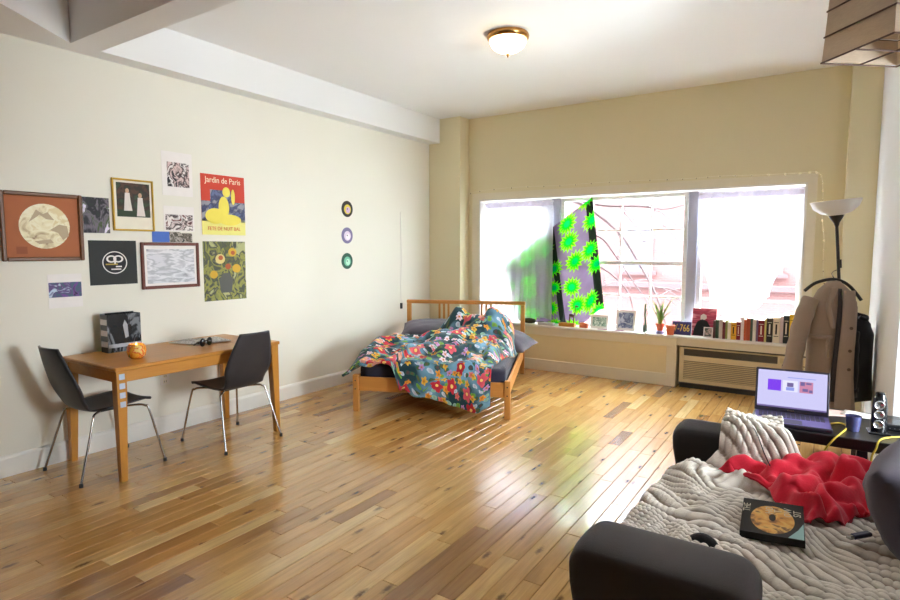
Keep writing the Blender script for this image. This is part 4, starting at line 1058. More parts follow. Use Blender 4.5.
# giraffe-like figurine silhouette on the box: slim dark figure
gx = sill(570, 6.79)
gf = tag(empty('giraffe_figurine', (sill(571.5, 6.83), 6.83, SZ)), 'slim dark giraffe figurine standing against the tapestry', 'figurine')
glossfree('figurine_brown', rgb(96, 66, 44))
MB().tube(cat([(0.03, 0, 0.12), (0.0, 0, 0.13), (-0.03, 0, 0.135)], 4), [0.014, 0.016, 0.018, 0.019, 0.02, 0.02, 0.019, 0.018, 0.016], 8).build('body', 'figurine_brown', gf, smooth=True)
MB().tube(cat([(0.03, 0, 0.125), (0.045, 0, 0.19), (0.05, 0, 0.25)], 4), 0.008, 8).build('neck', 'figurine_brown', gf, smooth=True)
MB().tube([(0.045, 0, 0.255), (0.07, 0, 0.25), (0.085, 0, 0.243)], [0.010, 0.009, 0.006], 8).build('head', 'figurine_brown', gf, smooth=True)
for lx in (-0.028, 0.028):
    for ly in (-0.01, 0.01): MB().tube([(lx, ly, 0.12), (lx, ly, 0)], 0.005, 6).build('leg', 'figurine_brown', gf)
def leaning_card(name, px0, px1, h, label, cat_, front, back='paper_white', y=6.80, tilt=0.16, border=0.028, frame_m=None):
    xa, xb = sill(px0, y), sill(px1, y); w = (xb - xa) / 2
    e = tag(empty(name, ((xa + xb) / 2, y, SZ)), label, cat_); e.rotation_euler = (-tilt, 0, 0)
    MB().bbox((-w, 0, 0), (w, 0.006, h), 0.001).build('backing', frame_m or back, e)
    MB().box((-w + border, -0.0008, border), (w - border, 0, h - border)).build('picture', front, e)
    MB().tube([(0, 0.006, h * 0.6), (0, 0.006 + h * 0.28, 0.003)], 0.003, 6).build('strut', back, e)
    return e, w
blotch('green_engraving', [rgb(120, 170, 150), rgb(200, 226, 212), rgb(90, 140, 120), rgb(226, 240, 232)], 16, 4, dist=2)
leaning_card('engraved_card', 590, 608, 0.165, 'green engraved card in a white border leaning in the window', 'card', 'green_engraving')
blotch('blue_view', [rgb(110, 130, 170), rgb(150, 160, 190), rgb(90, 100, 140), rgb(200, 205, 220)], 12, 6)
leaning_card('photo_card', 615.5, 635, 0.24, 'white-bordered blue photograph leaning against the middle window', 'photograph', 'blue_view', y=6.81)
e, w = leaning_card('number_plate', 672, 691, 0.15, 'navy plate with yellow characters V-766 leaning beside the plants', 'plate', 'ink_black', y=6.80, border=0.004)
glossfree('plate_navy', rgb(52, 48, 104)); glossfree('plate_yellow', rgb(232, 200, 90))
e.children[1].data.materials[0] = M['plate_navy']; e.children[0].data.materials[0] = M['plate_navy']
text('V-766', 0.115, 'plate_yellow', e, (0, -0.0022, 0.075), (math.pi / 2, 0, 0), sx=0.62)
# red picture with a dark dressed figure
blotch('red_stripes', [rgb(150, 40, 70), rgb(210, 90, 110), rgb(170, 50, 80), rgb(226, 140, 150)], 9, 3, (0.4, 1, 3), 0.4)
e, w = leaning_card('picture_card', 691.5, 716, 0.31, 'red picture of a dark dressed figure leaning beside the books', 'picture', 'red_stripes', y=6.82, border=0.002)
MB().prism([(-0.11, 0.004), (0.06, 0.004), (0.07, 0.10), (0.03, 0.17), (-0.02, 0.19), (-0.07, 0.16), (-0.10, 0.08)], 1, -0.0018, -0.001).build('figure_print', 'ink_black', e)
MB().prism([(-0.04, 0.185), (0.0, 0.18), (0.025, 0.2), (0.02, 0.235), (-0.01, 0.25), (-0.04, 0.23)], 1, -0.0018, -0.001).build('face_print', 'figure_white', e)
# small silver frame
blotch('portrait', [rgb(60, 56, 60), rgb(150, 130, 124), rgb(206, 180, 170), rgb(80, 90, 84)], 18, 2)
leaning_card('framed_photo', 703.5, 713, 0.115, 'tiny white photo frame at the end of the book row', 'photo frame', 'portrait', y=6.74, border=0.012)
# plants
fabric('leaf_green', rgb(140, 180, 60), rgb(70, 120, 40), 40); fabric('cactus_green', rgb(110, 140, 100), rgb(70, 104, 70), 60)
glossfree('soil', rgb(60, 44, 32)); glossfree('pot_orange', rgb(222, 116, 80)); glossfree('saucer_blue', rgb(150, 150, 200)); 
al = tag(empty('potted_aloe', (sill(660, 6.78), 6.78, SZ)), 'spiky green aloe in an orange pot on a patterned saucer', 'potted plant')
MB().lathe([(0.05, 0), (0.055, 0.03), (0.04, 0.034)], 20).build('saucer', 'saucer_blue', al, smooth=30)
MB().lathe([(0.032, 0.034), (0.046, 0.10), (0.05, 0.10), (0.05, 0.115), (0.044, 0.115), (0.042, 0.10), (0.001, 0.098)], 20).build('pot', 'pot_orange', al, smooth=30)
rr = random.Random(5)
for k in range(15):
    a = k * 2.4; L = rr.uniform(0.17, 0.30); lean = rr.uniform(0.03, 0.12)
    if k == 3: L, lean, a = 0.34, 0.15, 0.3
    P = [(0.012 * math.cos(a) + lean * math.cos(a) * t * t, 0.012 * math.sin(a) + lean * 0.5 * math.sin(a) * t * t, 0.098 + L * t) for t in (0, 0.25, 0.5, 0.75, 1)]
    MB().tube(P, [0.009, 0.010, 0.008, 0.005, 0.001], 5).build('leaf', 'leaf_green', al, smooth=True)
pt = tag(empty('clay_pot', (sill(670.5, 6.745), 6.745, SZ)), 'small salmon clay pot with soil beside the number plate', 'pot')
MB().lathe([(0.036, 0), (0.05, 0.09), (0.055, 0.09), (0.055, 0.108), (0.048, 0.108), (0.046, 0.094), (0.001, 0.092)], 20).build('pot', 'pot_orange', pt, smooth=30)
MB().lathe([(0.045, 0.0945), (0.03, 0.105), (0.001, 0.108)], 14).build('soil', 'soil', pt, smooth=True)
cc = tag(empty('bamboo_stem', (sill(645, 6.79), 6.79, SZ)), 'thin green stem with side shoots standing in a small glass', 'potted plant')
plain('cup_glass', rgb(120, 140, 124), 0.1, **{'Transmission Weight': 0.5})
MB().lathe([(0.026, 0), (0.03, 0.085), (0.027, 0.085), (0.023, 0.006), (0.001, 0.005)], 16).build('glass', 'cup_glass', cc, smooth=30)
MB().tube(cat([(0, 0, 0.01), (0.004, 0, 0.12), (-0.004, 0, 0.22), (0.0, 0, 0.33)], 4), 0.011, 8).build('stem', 'cactus_green', cc, smooth=True)
for z_, s_ in ((0.2, 1), (0.16, -1), (0.25, 1)): MB().tube([(0, 0, z_), (s_ * 0.04, 0, z_ + 0.03), (s_ * 0.06, 0, z_ + 0.08)], [0.006, 0.005, 0.002], 6).build('side_shoot', 'cactus_green', cc, smooth=True)
glossfree('pencil_lilac', rgb(180, 130, 170))
for a_, b_, lb in ((598, 612, 'thin lilac pencil lying on the sill below the photograph'), (611, 624, 'second pencil lying on the sill beyond the lilac one')):
    xa, xb = sill(a_, 6.725), sill(b_, 6.725)
    o = MB().tube([(0, 0, 0), (xb - xa - 0.02, 0.01, 0), (xb - xa, 0.012, 0)], [0.005, 0.005, 0.001], 6).build('pencil', 'pencil_lilac', None, (xa, 6.715 + (a_ > 600) * 0.012, SZ + 0.005)); tag(o, lb, 'pencil')

# books
bk = [  # px left, px right, height m, spine colour, what it looks like
    (713.5, 716, .19, (96, 60, 62), 'slim brown'), (716.2, 720, .2, (60, 84, 66), 'dark green'), (720.3, 724.5, .205, (196, 190, 182), 'pale grey'), (724.8, 727.8, .185, (120, 58, 66), 'slim maroon'),
    (728, 730.5, .2, (150, 160, 90), 'slim olive'), (730.8, 734.5, .185, (236, 230, 220), 'short white'), (734.8, 741, .185, (232, 176, 60), 'yellow-orange'), (741.3, 746, .19, (142, 36, 52), 'crimson'),
    (746.3, 750, .245, (232, 222, 226), 'tall white'), (750.3, 753, .22, (206, 96, 60), 'slim rust orange'), (753.2, 757.5, .235, (190, 84, 56), 'brick red'), (757.8, 760.5, .24, (70, 90, 76), 'slim moss green'),
    (760.8, 764.5, .23, (226, 222, 214), 'off-white'), (764.8, 767, .225, (126, 104, 140), 'slim mauve'), (767.3, 774.5, .225, (132, 34, 46), 'thick dark red'), (774.8, 777, .245, (224, 212, 130), 'slim pale yellow'),
    (777.3, 784.5, .255, (54, 44, 42), 'thick dark brown'), (784.8, 793, .26, (228, 214, 190), 'thick cream'), (793.3, 797, .28, (212, 190, 192), 'tall pink-grey'), (797.3, 804, .285, (44, 50, 56), 'tall charcoal'), (804.3, 811, .30, (238, 200, 50), 'tall bright yellow')]
bscale = 797.0 / 811.0
for i, (a_, b_, h_, c_, ds) in enumerate(bk):
    f_ = lambda p: 713.5 + (p - 713.5) * (795 - 713.5) / (811 - 713.5)
    xa, xb = sill(f_(a_), 6.755), sill(f_(b_), 6.755)
    d_ = 0.13 + 0.02 * ((i * 7) % 3)
    e = tag(empty('book', ((xa + xb) / 2, 6.735 + 0.006 * ((i * 5) % 3), SZ)), ds + ' book standing in the row on the sill', 'book', 'books on the sill')
    glossfree('spine_%d' % i, rgb(*c_)); w = (xb - xa) / 2 - 0.0004
    MB().box((-w + 0.002, 0.003, 0.002), (w - 0.002, d_ - 0.003, h_ - 0.003)).build('pages', 'paper_cream', e)
    cv = MB().box((-w, 0, 0), (w, 0.0028, h_)).box((-w, 0.0028, 0), (-w + 0.002, d_, h_)).box((w - 0.002, 0.0028, 0), (w, d_, h_)).build('cover', 'spine_%d' % i, e)
    if w > 0.018:
        lt = 'paper_cream' if sum(c_) < 330 else 'ink_black'
        for z_ in (0.25, 0.8): MB().box((-w * 0.7, -0.0005, h_ * z_), (w * 0.7, 0, h_ * z_ + 0.006)).build('spine_band', lt, cv)
        MB().box((-w * 0.25, -0.0005, h_ * 0.34), (w * 0.25, 0, h_ * 0.74)).build('spine_title', lt, cv)

# ================================================================== FAIRY LIGHTS
fl = tag(empty('string_lights', (-2.1, 6.72, 2.3)), 'thin string of tiny warm lights strung along the top of the window frame', 'string lights')
pts = [(463, 196), (480, 191), (520, 187), (560, 185.5), (600, 182.5), (650, 180), (690, 178.5), (720, 176), (760, 175), (800, 173), (819, 173), (823, 190), (822, 215), (824, 240), (823, 265), (825, 292)]
P3 = [tuple(onY(px, py, 6.722) - Vector((-2.1, 6.72, 2.3))) for px, py in pts]
P3 = cat(P3, 5)
MB().tube(P3, 0.0022, 5).build('wire', 'paper_cream', fl)
t_ = NT('tiny_bulb'); M['tiny_bulb'] = t_.end(t_.n('Emission', {'Color': (1, 0.72, 0.35, 1), 'Strength': 0.13}))
bme = None
for i in range(1, len(P3), 2):
    q = Vector(P3[i]) + Vector((0, -0.004, 0.006 * (-1) ** i))
    if bme is None: o = MB().lathe([(0.001, -0.008), (0.005, -0.003), (0.005, 0.004), (0.001, 0.008)], 6).build('bulb', 'tiny_bulb', fl, q); bme = o.data
    else: link('bulb', bme, fl, q)

# ================================================================== TORCHIERE, COATS
plain('lamp_black', rgb(36, 36, 36), 0.4); 
t_ = NT('opal_shade'); M['opal_shade'] = t_.end(t_.n('MixShader', {0: 0.35, 1: t_.bsdf((0.83, 0.81, 0.79), 0.35), 2: t_.n('BsdfTranslucent', {'Color': (0.85, 0.85, 0.85, 1)})}))
tl_top = onY(836.5, 219, 5.72); tl_base = Vector((0.19, 5.80, 0))
ax_ = (tl_top - tl_base); tlen = ax_.length; axn = ax_.normalized()
tl = empty('floor_lamp', tl_base); tl.rotation_mode = 'QUATERNION'; tl.rotation_quaternion = Vector((0, 0, 1)).rotation_difference(axn)
tag(tl, 'leaning black torchiere floor lamp with a white bowl shade', 'floor lamp')
MB().lathe([(0.115, 0.022), (0.115, 0.034), (0.04, 0.042), (0.014, 0.06)], 28).build('base', 'lamp_black', tl, smooth=40)
MB().tube([(0, 0, 0.05), (0, 0, tlen - 0.03)], 0.0125, 12).build('pole', 'lamp_black', tl, smooth=40)
MB().lathe([(0.014, tlen - 0.06), (0.022, tlen - 0.03), (0.05, tlen + 0.015), (0.056, tlen + 0.03), (0.02, tlen + 0.03)], 24).build('cup', 'lamp_black', tl, smooth=40)
MB().lathe([(0.05, tlen + 0.031), (0.11, tlen + 0.05), (0.16, tlen + 0.095), (0.182, tlen + 0.15), (0.177, tlen + 0.152), (0.155, tlen + 0.102), (0.11, tlen + 0.06), (0.02, tlen + 0.042)], 36).build('shade', 'opal_shade', tl, smooth=50)
MB().tube([(0.016, -0.005, 1.40), (0.016, -0.005, 1.47)], 0.008, 8).build('switch', 'lamp_black', tl)

fabric('coat_taupe', rgb(172, 152, 136), rgb(148, 128, 114), 200, nscale=5); fabric('coat_lining', rgb(72, 64, 64), rgb(48, 42, 44), 200); fabric('jacket_black', rgb(44, 44, 52), rgb(22, 22, 28), 200)
plain('button_brown', rgb(90, 70, 56), 0.4)
R_ = Vector((math.cos(YAW - 0.25), math.sin(YAW - 0.25), 0)); Fv = Vector((-R_.y, R_.x, 0))   # across the shoulders, away from camera
def garment(name, base, H, prof, mat, parent, gap=0.0, folds=7, seed=0.0, nz=34, na=64, lean=0.0):
    rings = []
    for i in range(nz + 1):
        t = i / nz; w, d = lerp_tab([(a, b) for a, b, c in prof], t), lerp_tab([(a, c) for a, b, c in prof], t)
        ring = []
        for k in range(na):
            a = 2 * math.pi * k / na
            f = 1 + 0.15 * sstep(0.15, 0.9, t) * math.sin(folds * a + 2.0 * fbm(t * 1.2, a * 0.3, seed)) + 0.05 * fbm(a, t * 4, seed)
            x_, y_ = w * math.copysign(abs(math.cos(a)) ** 0.8, math.cos(a)), d * f * math.sin(a)
            ring.append(base + R_ * (x_ + lean * t) + Fv * y_ + Vector((0, 0, H * (1 - t))) - Vector((0, 0, 0.10 * (abs(x_) / 0.22) ** 1.2 * (1 - sstep(0.0, 0.45, t)))))
        rings.append([tuple(p) for p in rings_fix(ring)])
    return MB().loft(rings).build(name, mat, parent, smooth=True)
def rings_fix(r): return r
ct0 = onY(833, 300, 5.25); ct0.z = 0
ct_top = onY(833, 280, 5.25).z
cz0 = 0.10
ct = tag(empty('trench_coat', (0, 0, 0)), 'long taupe trench coat on a dark hanger in front of the floor lamp', 'coat')
H_ = ct_top - cz0
garment('body', Vector((ct0.x, ct0.y, cz0)), H_, [(0, 0.045, 0.04), (0.04, 0.12, 0.055), (0.12, 0.165, 0.075), (0.3, 0.165, 0.085), (0.5, 0.16, 0.085), (1, 0.20, 0.12)], 'coat_taupe', ct, folds=6, seed=2.0)
def cpos(x_, y_, z_): return Vector((ct0.x, ct0.y, 0)) + R_ * x_ + Fv * y_ + Vector((0, 0, z_))
# sleeves
def sleeve(pts, rs, name='sleeve', mat='coat_taupe', par=ct, cuff=True):
    P = cat([tuple(p) for p in pts], 6); n = len(P)
    rr_ = [lerp_tab([(i / (len(rs) - 1), r) for i, r in enumerate(rs)], k / (n - 1)) * (1 + 0.06 * math.sin(k * 1.7)) for k in range(n)]
    o = MB().tube(P, rr_, 14).build(name, mat, par, smooth=True)
    if cuff:
        d = (Vector(P[-1]) - Vector(P[-2])).normalized(); q = Vector(P[-1])
        MB().tube([q - d * 0.07, q - d * 0.045], rr_[-1] * 1.14, 14).build('cuff_strap', mat, o, smooth=40)
    return o
sleeve([cpos(-0.155, -0.02, ct_top - 0.14), cpos(-0.21, -0.04, ct_top - 0.30), cpos(-0.255, -0.06, ct_top - 0.52), cpos(-0.28, -0.07, ct_top - 0.74)], [0.058, 0.064, 0.062, 0.066])
sleeve([cpos(0.11, 0.02, ct_top - 0.16), cpos(0.12, 0.07, ct_top - 0.34), cpos(0.12, 0.10, ct_top - 0.55), cpos(0.115, 0.10, ct_top - 0.76)], [0.055, 0.06, 0.058, 0.06])
# front opening with the dark lining, lapels, belt, buttons
def strip(name, pts, w0, w1, mat, off=0.0, par=ct, th=0.008):
    n = len(pts)
    def fn(u, v):
        i = min(int(v * (n - 1)), n - 2); t = v * (n - 1) - i
        p = pts[i].lerp(pts[i + 1], t); w = w0 + (w1 - w0) * v
        return tuple(p + R_ * (u - 0.5) * w - Fv * (off + 0.006 * math.sin(u * math.pi)))
    return sheet(fn, 6, 24, th, name, mat, par)
fy_ = lambda t: -lerp_tab([(0, 0.045), (0.12, 0.08), (0.3, 0.09), (0.5, 0.088), (1, 0.125)], t) * 1.06
line = [cpos(0.02 - 0.03 * t, fy_(t), ct_top - H_ * t) for t in (0.05, 0.15, 0.3, 0.45, 0.6, 0.75)]
strip('front_opening', line, 0.02, 0.055, 'coat_lining', 0.006)
lp = [cpos(0.075 - 0.02 * t, fy_(t) - 0.012, ct_top - H_ * t) for t in (0.06, 0.15, 0.3, 0.5, 0.7, 0.96)]
strip('front_flap', lp, 0.07, 0.13, 'coat_taupe', 0.012)
strip('lapel', [cpos(-0.03, fy_(0.08) - 0.004, ct_top - 0.05), cpos(-0.07, fy_(0.2) - 0.01, ct_top - 0.2), cpos(-0.035, fy_(0.3) - 0.012, ct_top - 0.36)], 0.05, 0.03, 'coat_taupe', 0.014)
MB().tube(cat([tuple(cpos(-0.175, -0.03, ct_top - 0.42)), tuple(cpos(-0.11, fy_(0.35) - 0.004, ct_top - 0.43)), tuple(cpos(-0.03, fy_(0.36) - 0.012, ct_top - 0.42))], 6), 0.013, 8).build('belt', 'coat_taupe', ct, smooth=True)
MB().tube(cat([tuple(cpos(-0.05, fy_(0.36) - 0.016, ct_top - 0.42)), tuple(cpos(-0.06, fy_(0.4) - 0.02, ct_top - 0.48)), tuple(cpos(-0.05, fy_(0.45) - 0.018, ct_top - 0.58))], 5), 0.011, 8).build('belt_tail', 'coat_taupe', ct, smooth=True)
for z_ in (0.35, 0.52, 0.66): MB().lathe([(0.012, 0), (0.012, 0.005)], 12, Matrix.Translation(cpos(0.085, fy_(0.4) - 0.035, ct_top - z_)) @ Matrix.Rotation(math.pi / 2, 4, 'X')).build('button', 'button_brown', ct)
# hanger
hg = tag(empty('coat_hanger', (0, 0, 0)), 'dark curved coat hanger holding the trench coat', 'hanger')
hp = [tuple(cpos(-0.20, -0.01, ct_top - 0.085)), tuple(cpos(-0.12, 0, ct_top - 0.022)), tuple(cpos(0, 0, ct_top + 0.006)), tuple(cpos(0.10, 0, ct_top - 0.04)), tuple(cpos(0.185, -0.01, ct_top - 0.15))]
MB().tube(cat(hp, 8), 0.012, 10).build('bar', 'lamp_black', hg, smooth=True)
lamp_at = tl_base + axn * ((ct_top + 0.06) / axn.z)
MB().tube(cat([tuple(cpos(0, 0, ct_top + 0.012)), tuple(cpos(0.0, 0.05, ct_top + 0.05)), tuple(lamp_at + Vector((-0.02, -0.02, 0.0))), tuple(lamp_at + Vector((0, 0.022, 0.0)))], 6), 0.004, 6).build('hook', 'chrome', hg, smooth=True)
# black jacket by the wall
jk0 = onY(864, 330, 5.42); jz1 = onY(866, 316, 5.42).z; jz0 = onY(866, 402, 5.42).z
jk = tag(empty('jacket', (0, 0, 0)), 'black jacket hanging behind the trench coat by the right wall', 'jacket')
ct0, keep = Vector((min(jk0.x, 0.215), 5.46, 0)), ct0
R_ = Vector((math.cos(0.9), math.sin(0.9), 0)); Fv = Vector((-R_.y, R_.x, 0))
garment('body', Vector((ct0.x, ct0.y, jz0)), jz1 - jz0, [(0, 0.04, 0.04), (0.06, 0.11, 0.06), (0.2, 0.14, 0.08), (0.6, 0.14, 0.075), (1, 0.15, 0.08)], 'jacket_black', jk, folds=5, seed=6.0)
sleeve([cpos(-0.10, -0.03, jz1 - 0.12), cpos(-0.13, -0.06, jz1 - 0.3), cpos(-0.12, -0.06, jz1 - 0.62)], [0.05, 0.048, 0.045], 'sleeve', 'jacket_black', jk)
MB().tube(cat([tuple(cpos(-0.04, -0.04, jz1 - 0.01)), tuple(cpos(0, -0.055, jz1 - 0.03)), tuple(cpos(0.04, -0.03, jz1 - 0.01)), tuple(cpos(0.0, 0.04, jz1 + 0.01))], 5), 0.016, 8).build('collar', 'jacket_black', jk, smooth=True)
MB().tube(cat([tuple(cpos(0, 0, jz1)), tuple(cpos(0.0, 0.05, jz1 + 0.05)), tuple(cpos(0.02, 0.10, jz1 + 0.07))], 5), 0.004, 6).build('loop', 'jacket_black', jk)

# ================================================================== BLACK SIDE TABLE AND WHAT STANDS ON IT
plain('table_black', rgb(30, 28, 30), 0.3)
BX0, BX1, BY0, BY1, BZ = -0.31, 0.62, 3.285, 3.86, 0.65
st = tag(empty('side_table', ((BX0 + BX1) / 2, (BY0 + BY1) / 2, 0)), 'low black table with a lower shelf behind the sofa', 'table')
sw, sl = (BX1 - BX0) / 2, (BY1 - BY0) / 2
MB().bbox((-sw, -sl, BZ - 0.055), (sw, sl, BZ), 0.003).build('tabletop', 'table_black', st)
for a_ in (-1, 0.05, 1):
    for b_ in (-1, 1): MB().bbox((a_ * (sw - 0.025) - 0.022, b_ * (sl - 0.025) - 0.022, 0), (a_ * (sw - 0.025) + 0.022, b_ * (sl - 0.025) + 0.022, BZ - 0.0555), 0.002).build('leg', 'table_black', st)
wood('shelf_wood', rgb(216, 170, 110), rgb(180, 130, 76), 0.5, axis=0)
MB().bbox((-sw + 0.05, -sl + 0.05, 0.28), (sw - 0.05, sl - 0.05, 0.30), 0.002).build('shelf', 'shelf_wood', st)
# laptop
plain('laptop_dark', rgb(44, 40, 52), 0.3); plain('laptop_deck', rgb(96, 84, 140), 0.35)  # purplish light on the keyboard is put into the deck colour
hl, hr, fl_, fr_ = onZ(755, 412.5, BZ), onZ(829, 421.5, BZ), onZ(758, 425, BZ), onZ(826, 434.5, BZ)
lc = (hl + hr + fl_ + fr_) / 4; lrot = math.atan2(hr.y - hl.y, hr.x - hl.x)
lt = tag(empty('laptop', (lc.x, lc.y, BZ), lrot), 'open black laptop with a lilac web page on its screen', 'laptop')
lw, ld = 0.172, 0.125
MB().bbox((-lw, -ld, 0.004), (lw, ld, 0.024), 0.004).build('base', 'laptop_dark', lt)
for a_ in (-1, 1):
    for b_ in (-1, 1): MB().lathe([(0.008, 0), (0.008, 0.004)], 10, Matrix.Translation((a_ * 0.15, b_ * 0.1, 0))).build('foot', 'rubber', lt)
kd = MB().box((-lw + 0.006, -ld + 0.006, 0.024), (lw - 0.006, ld - 0.02, 0.0246)).build('deck', 'laptop_deck', lt)
for r_ in range(5):
    for k in range(14):
        kx = -0.15 + k * 0.0215; ky = 0.0 + r_ * 0.0195
        MB().box((kx, ky, 0.0246), (kx + 0.018, ky + 0.016, 0.0266)).build('key', 'laptop_dark', kd)
MB().box((-0.045, -0.105, 0.0246), (0.045, -0.03, 0.025)).build('touchpad', 'laptop_dark', kd)
sc_ = empty('screen_pivot'); bpy.data.objects.remove(sc_)
tilt = math.radians(-16); SM = Matrix.Translation((0, ld - 0.008, 0.024)) @ Matrix.Rotation(tilt, 4, 'X')
lid = MB().bbox((-lw, 0, 0.0), (lw, 0.012, 0.232), 0.004).build('lid', 'laptop_dark', lt); lid.matrix_local = SM
def emit(name, c, s):
    t = NT(name); M[name] = t.end(t.n('MixShader', {0: 0.06, 1: t.n('Emission', {'Color': c4(c), 'Strength': s}), 2: t.n('BsdfGlossy', {'Roughness': 0.1})}))
emit('screen_lilac', (0.62, 0.60, 0.92), 0.125); emit('screen_violet', (0.22, 0.06, 0.85), 0.125); emit('screen_white', (0.8, 0.8, 1.0), 0.125); emit('screen_dark', (0.18, 0.14, 0.34), 0.125); emit('screen_pink', (0.6, 0.25, 0.4), 0.125); emit('screen_blue', (0.3, 0.35, 0.8), 0.125)
def scr(name, m, x0, x1, z0, z1, d=0.0): return MB().box((x0, -0.0006 - d, z0), (x1, -d, z1)).build(name, m, lid)
scr('screen', 'screen_lilac', -lw + 0.011, lw - 0.011, 0.022, 0.221)
scr('page_heading', 'screen_blue', -0.02, 0.11, 0.186, 0.19, 0.0007); scr('page_tile', 'screen_violet', -0.113, -0.050, 0.112, 0.172, 0.0007)
scr('page_tile', 'screen_white', -0.042, 0.028, 0.112, 0.172, 0.0007); scr('tile_laptop', 'screen_blue', -0.026, 0.012, 0.118, 0.136, 0.0014); scr('tile_laptop', 'screen_dark', -0.022, 0.008, 0.138, 0.16, 0.0014)
scr('page_tile', 'screen_pink', 0.036, 0.098, 0.112, 0.172, 0.0007)
for a_, b_, c_, d_ in ((0.04, 0.06, 0.15, 0.17), (0.066, 0.09, 0.158, 0.168), (0.05, 0.075, 0.12, 0.135), (0.08, 0.096, 0.116, 0.13)): scr('tile_figure', 'screen_dark', a_, b_, c_, d_, 0.0014)
scr('task_bar', 'screen_dark', -lw + 0.011, lw - 0.011, 0.022, 0.030, 0.0007)
MB().box((-0.016, -0.0005, 0.008), (0.016, 0, 0.015)).build('maker_mark', 'chrome', lid)
MB().lathe([(0.003, 0), (0.003, 0.0005)], 8, Matrix.Translation((0, 0, 0.227)) @ Matrix.Rotation(math.pi / 2, 4, 'X')).build('webcam', 'rubber', lid)
# tower of three ringed drivers
sp0 = onZ(878, 433, BZ)
sp = tag(empty('tower_speaker', (sp0.x, sp0.y, BZ), 0.1), 'slim black tower speaker with three silver-rimmed drivers', 'speaker')
plain('silver', (0.7, 0.7, 0.72), 0.25, 0.9)
MB().bbox((-0.045, -0.045, 0), (0.045, 0.045, 0.012), 0.004).build('foot', 'gloss_black', sp)
MB().loft([[(0.034 * math.cos(2*math.pi*k/20) * s, 0.032 * math.sin(2*math.pi*k/20) * s, z) for k in range(20)] for z, s in ((0.0125, 0.9), (0.05, 1.0), (0.09, 0.96), (0.13, 0.92), (0.165, 0.82), (0.175, 0.75), (0.18, 0.62), (0.2, 0.6), (0.203, 0.45))]).build('body', 'gloss_black', sp, smooth=40)
for z_ in (0.05, 0.098, 0.145):
    Mx = Matrix.Translation((-0.006, -0.032, z_)) @ Matrix.Rotation(math.pi / 2, 4, 'X')
    MB().lathe([(0.017, -0.004), (0.022, 0.001), (0.019, 0.004), (0.014, 0.0)], 18, Mx).build('driver_ring', 'silver', sp, smooth=40)
# papers, cup, black box, cables
glossfree('paper_pink', rgb(226, 196, 186))
for i, (px, py, w_, d_, rz, mt_, lb) in enumerate(((838, 414, 0.2, 0.14, 0.3, 'paper_pink', 'pinkish paper sheet lying on the black table behind the laptop'), (862, 415, 0.18, 0.12, -0.2, 'paper_white', 'white paper sheet lying on the black table before the coat'))):
    p = onZ(px, py, BZ); p.y = min(p.y, 3.76)
    o = sheet(lambda u, v: ((u - 0.5) * w_, (v - 0.5) * d_, 0.002 + 0.004 * abs(math.sin(u * 4 + i))), 8, 6, 0.001, 'paper_sheet', mt_, None, loc=(p.x, p.y, BZ + 0.002 * i), rot=(0, 0, rz)); tag(o, lb, 'paper')
p = onZ(853, 432, BZ)
plain('cup_blue', rgb(96, 100, 150), 0.15, **{'Transmission Weight': 0.4})
cu = tag(empty('drinking_glass', (p.x, p.y + 0.03, BZ)), 'short bluish drinking glass on the black table beside the laptop', 'glass')
MB().lathe([(0.028, 0), (0.032, 0.045), (0.034, 0.075), (0.031, 0.075), (0.028, 0.01), (0.001, 0.008)], 20).build('tumbler', 'cup_blue', cu, smooth=40)
MB().lathe([(0.026, 0.011), (0.0285, 0.04), (0.001, 0.04)], 16).build('drink', 'saucer_blue', cu, smooth=40)
rb = tag(empty('router_box', (0.335, 3.58, BZ), 0.1), 'flat black router box beside the tower speaker', 'router')
MB().bbox((-0.075, -0.06, 0.003), (0.075, 0.06, 0.035), 0.005).build('body', 'gloss_black', rb)
for k in range(5): MB().box((-0.05 + k * 0.02, -0.0605, 0.015), (-0.044 + k * 0.02, -0.06, 0.018)).build('status_light', 'silver', rb)
for a_ in (-1, 1): MB().lathe([(0.008, 0), (0.008, 0.003)], 8, Matrix.Translation((a_ * 0.06, 0, 0))).build('foot', 'rubber', rb)
glossfree('cable_yellow', rgb(214, 186, 70)); 
def cable(pts, r, mat, name, label, cat_='cable'):
    o = MB().tube(cat([tuple(p) for p in pts], 7), r, 7).build(name, mat, None, smooth=True); return tag(o, label, cat_)
yb = BY0 - 0.012
cable([onZ(829, 424, BZ + 0.006), onZ(840, 423, BZ + 0.006), onZ(847, 427, BZ + 0.006), onZ(840, 434, BZ + 0.006), onY(833, 440, yb), onY(824, 451, yb), onY(818, 464, yb)], 0.0045, 'cable_yellow', 'network_cable', 'yellow cable looping from the laptop over the table edge')
cable([onZ(899, 437, BZ + 0.006), onZ(886, 438, BZ + 0.006), onZ(879, 441, BZ + 0.006), onY(876, 449, yb), onY(872, 456, yb), onY(871, 466, yb)], 0.0045, 'cable_yellow', 'network_cable', 'yellow cable running from the router over the table edge')
cx_ = onZ(838, 458, 0.302)
for i, (px, py, r_) in enumerate(((828, 455, 0.06), (868, 457, 0.075))):
    c_ = onZ(px, py, 0.45); c_ = Vector((c_.x * 0.97, 3.52, 0))
    cable([Vector((c_.x + r_ * math.cos(a) * (1 + 0.1 * math.sin(3 * a)), c_.y + r_ * 0.8 * math.sin(a), 0.308 + 0.006 * k % 0.03)) for k, a in enumerate([j * 0.7 for j in range(20)])], 0.005, 'rubber', 'coiled_cable', ('black cable coil on the shelf under the laptop', 'wider black cable coil on the shelf under the speaker')[i])
wbx = tag(empty('power_adapter', (onY(803, 455, 3.45).x, 3.48, 0.301), 0.2), 'white power adapter standing on the lower shelf', 'adapter')
MB().bbox((-0.03, -0.022, 0), (0.03, 0.022, 0.13), 0.006).build('body', 'paper_white', wbx)
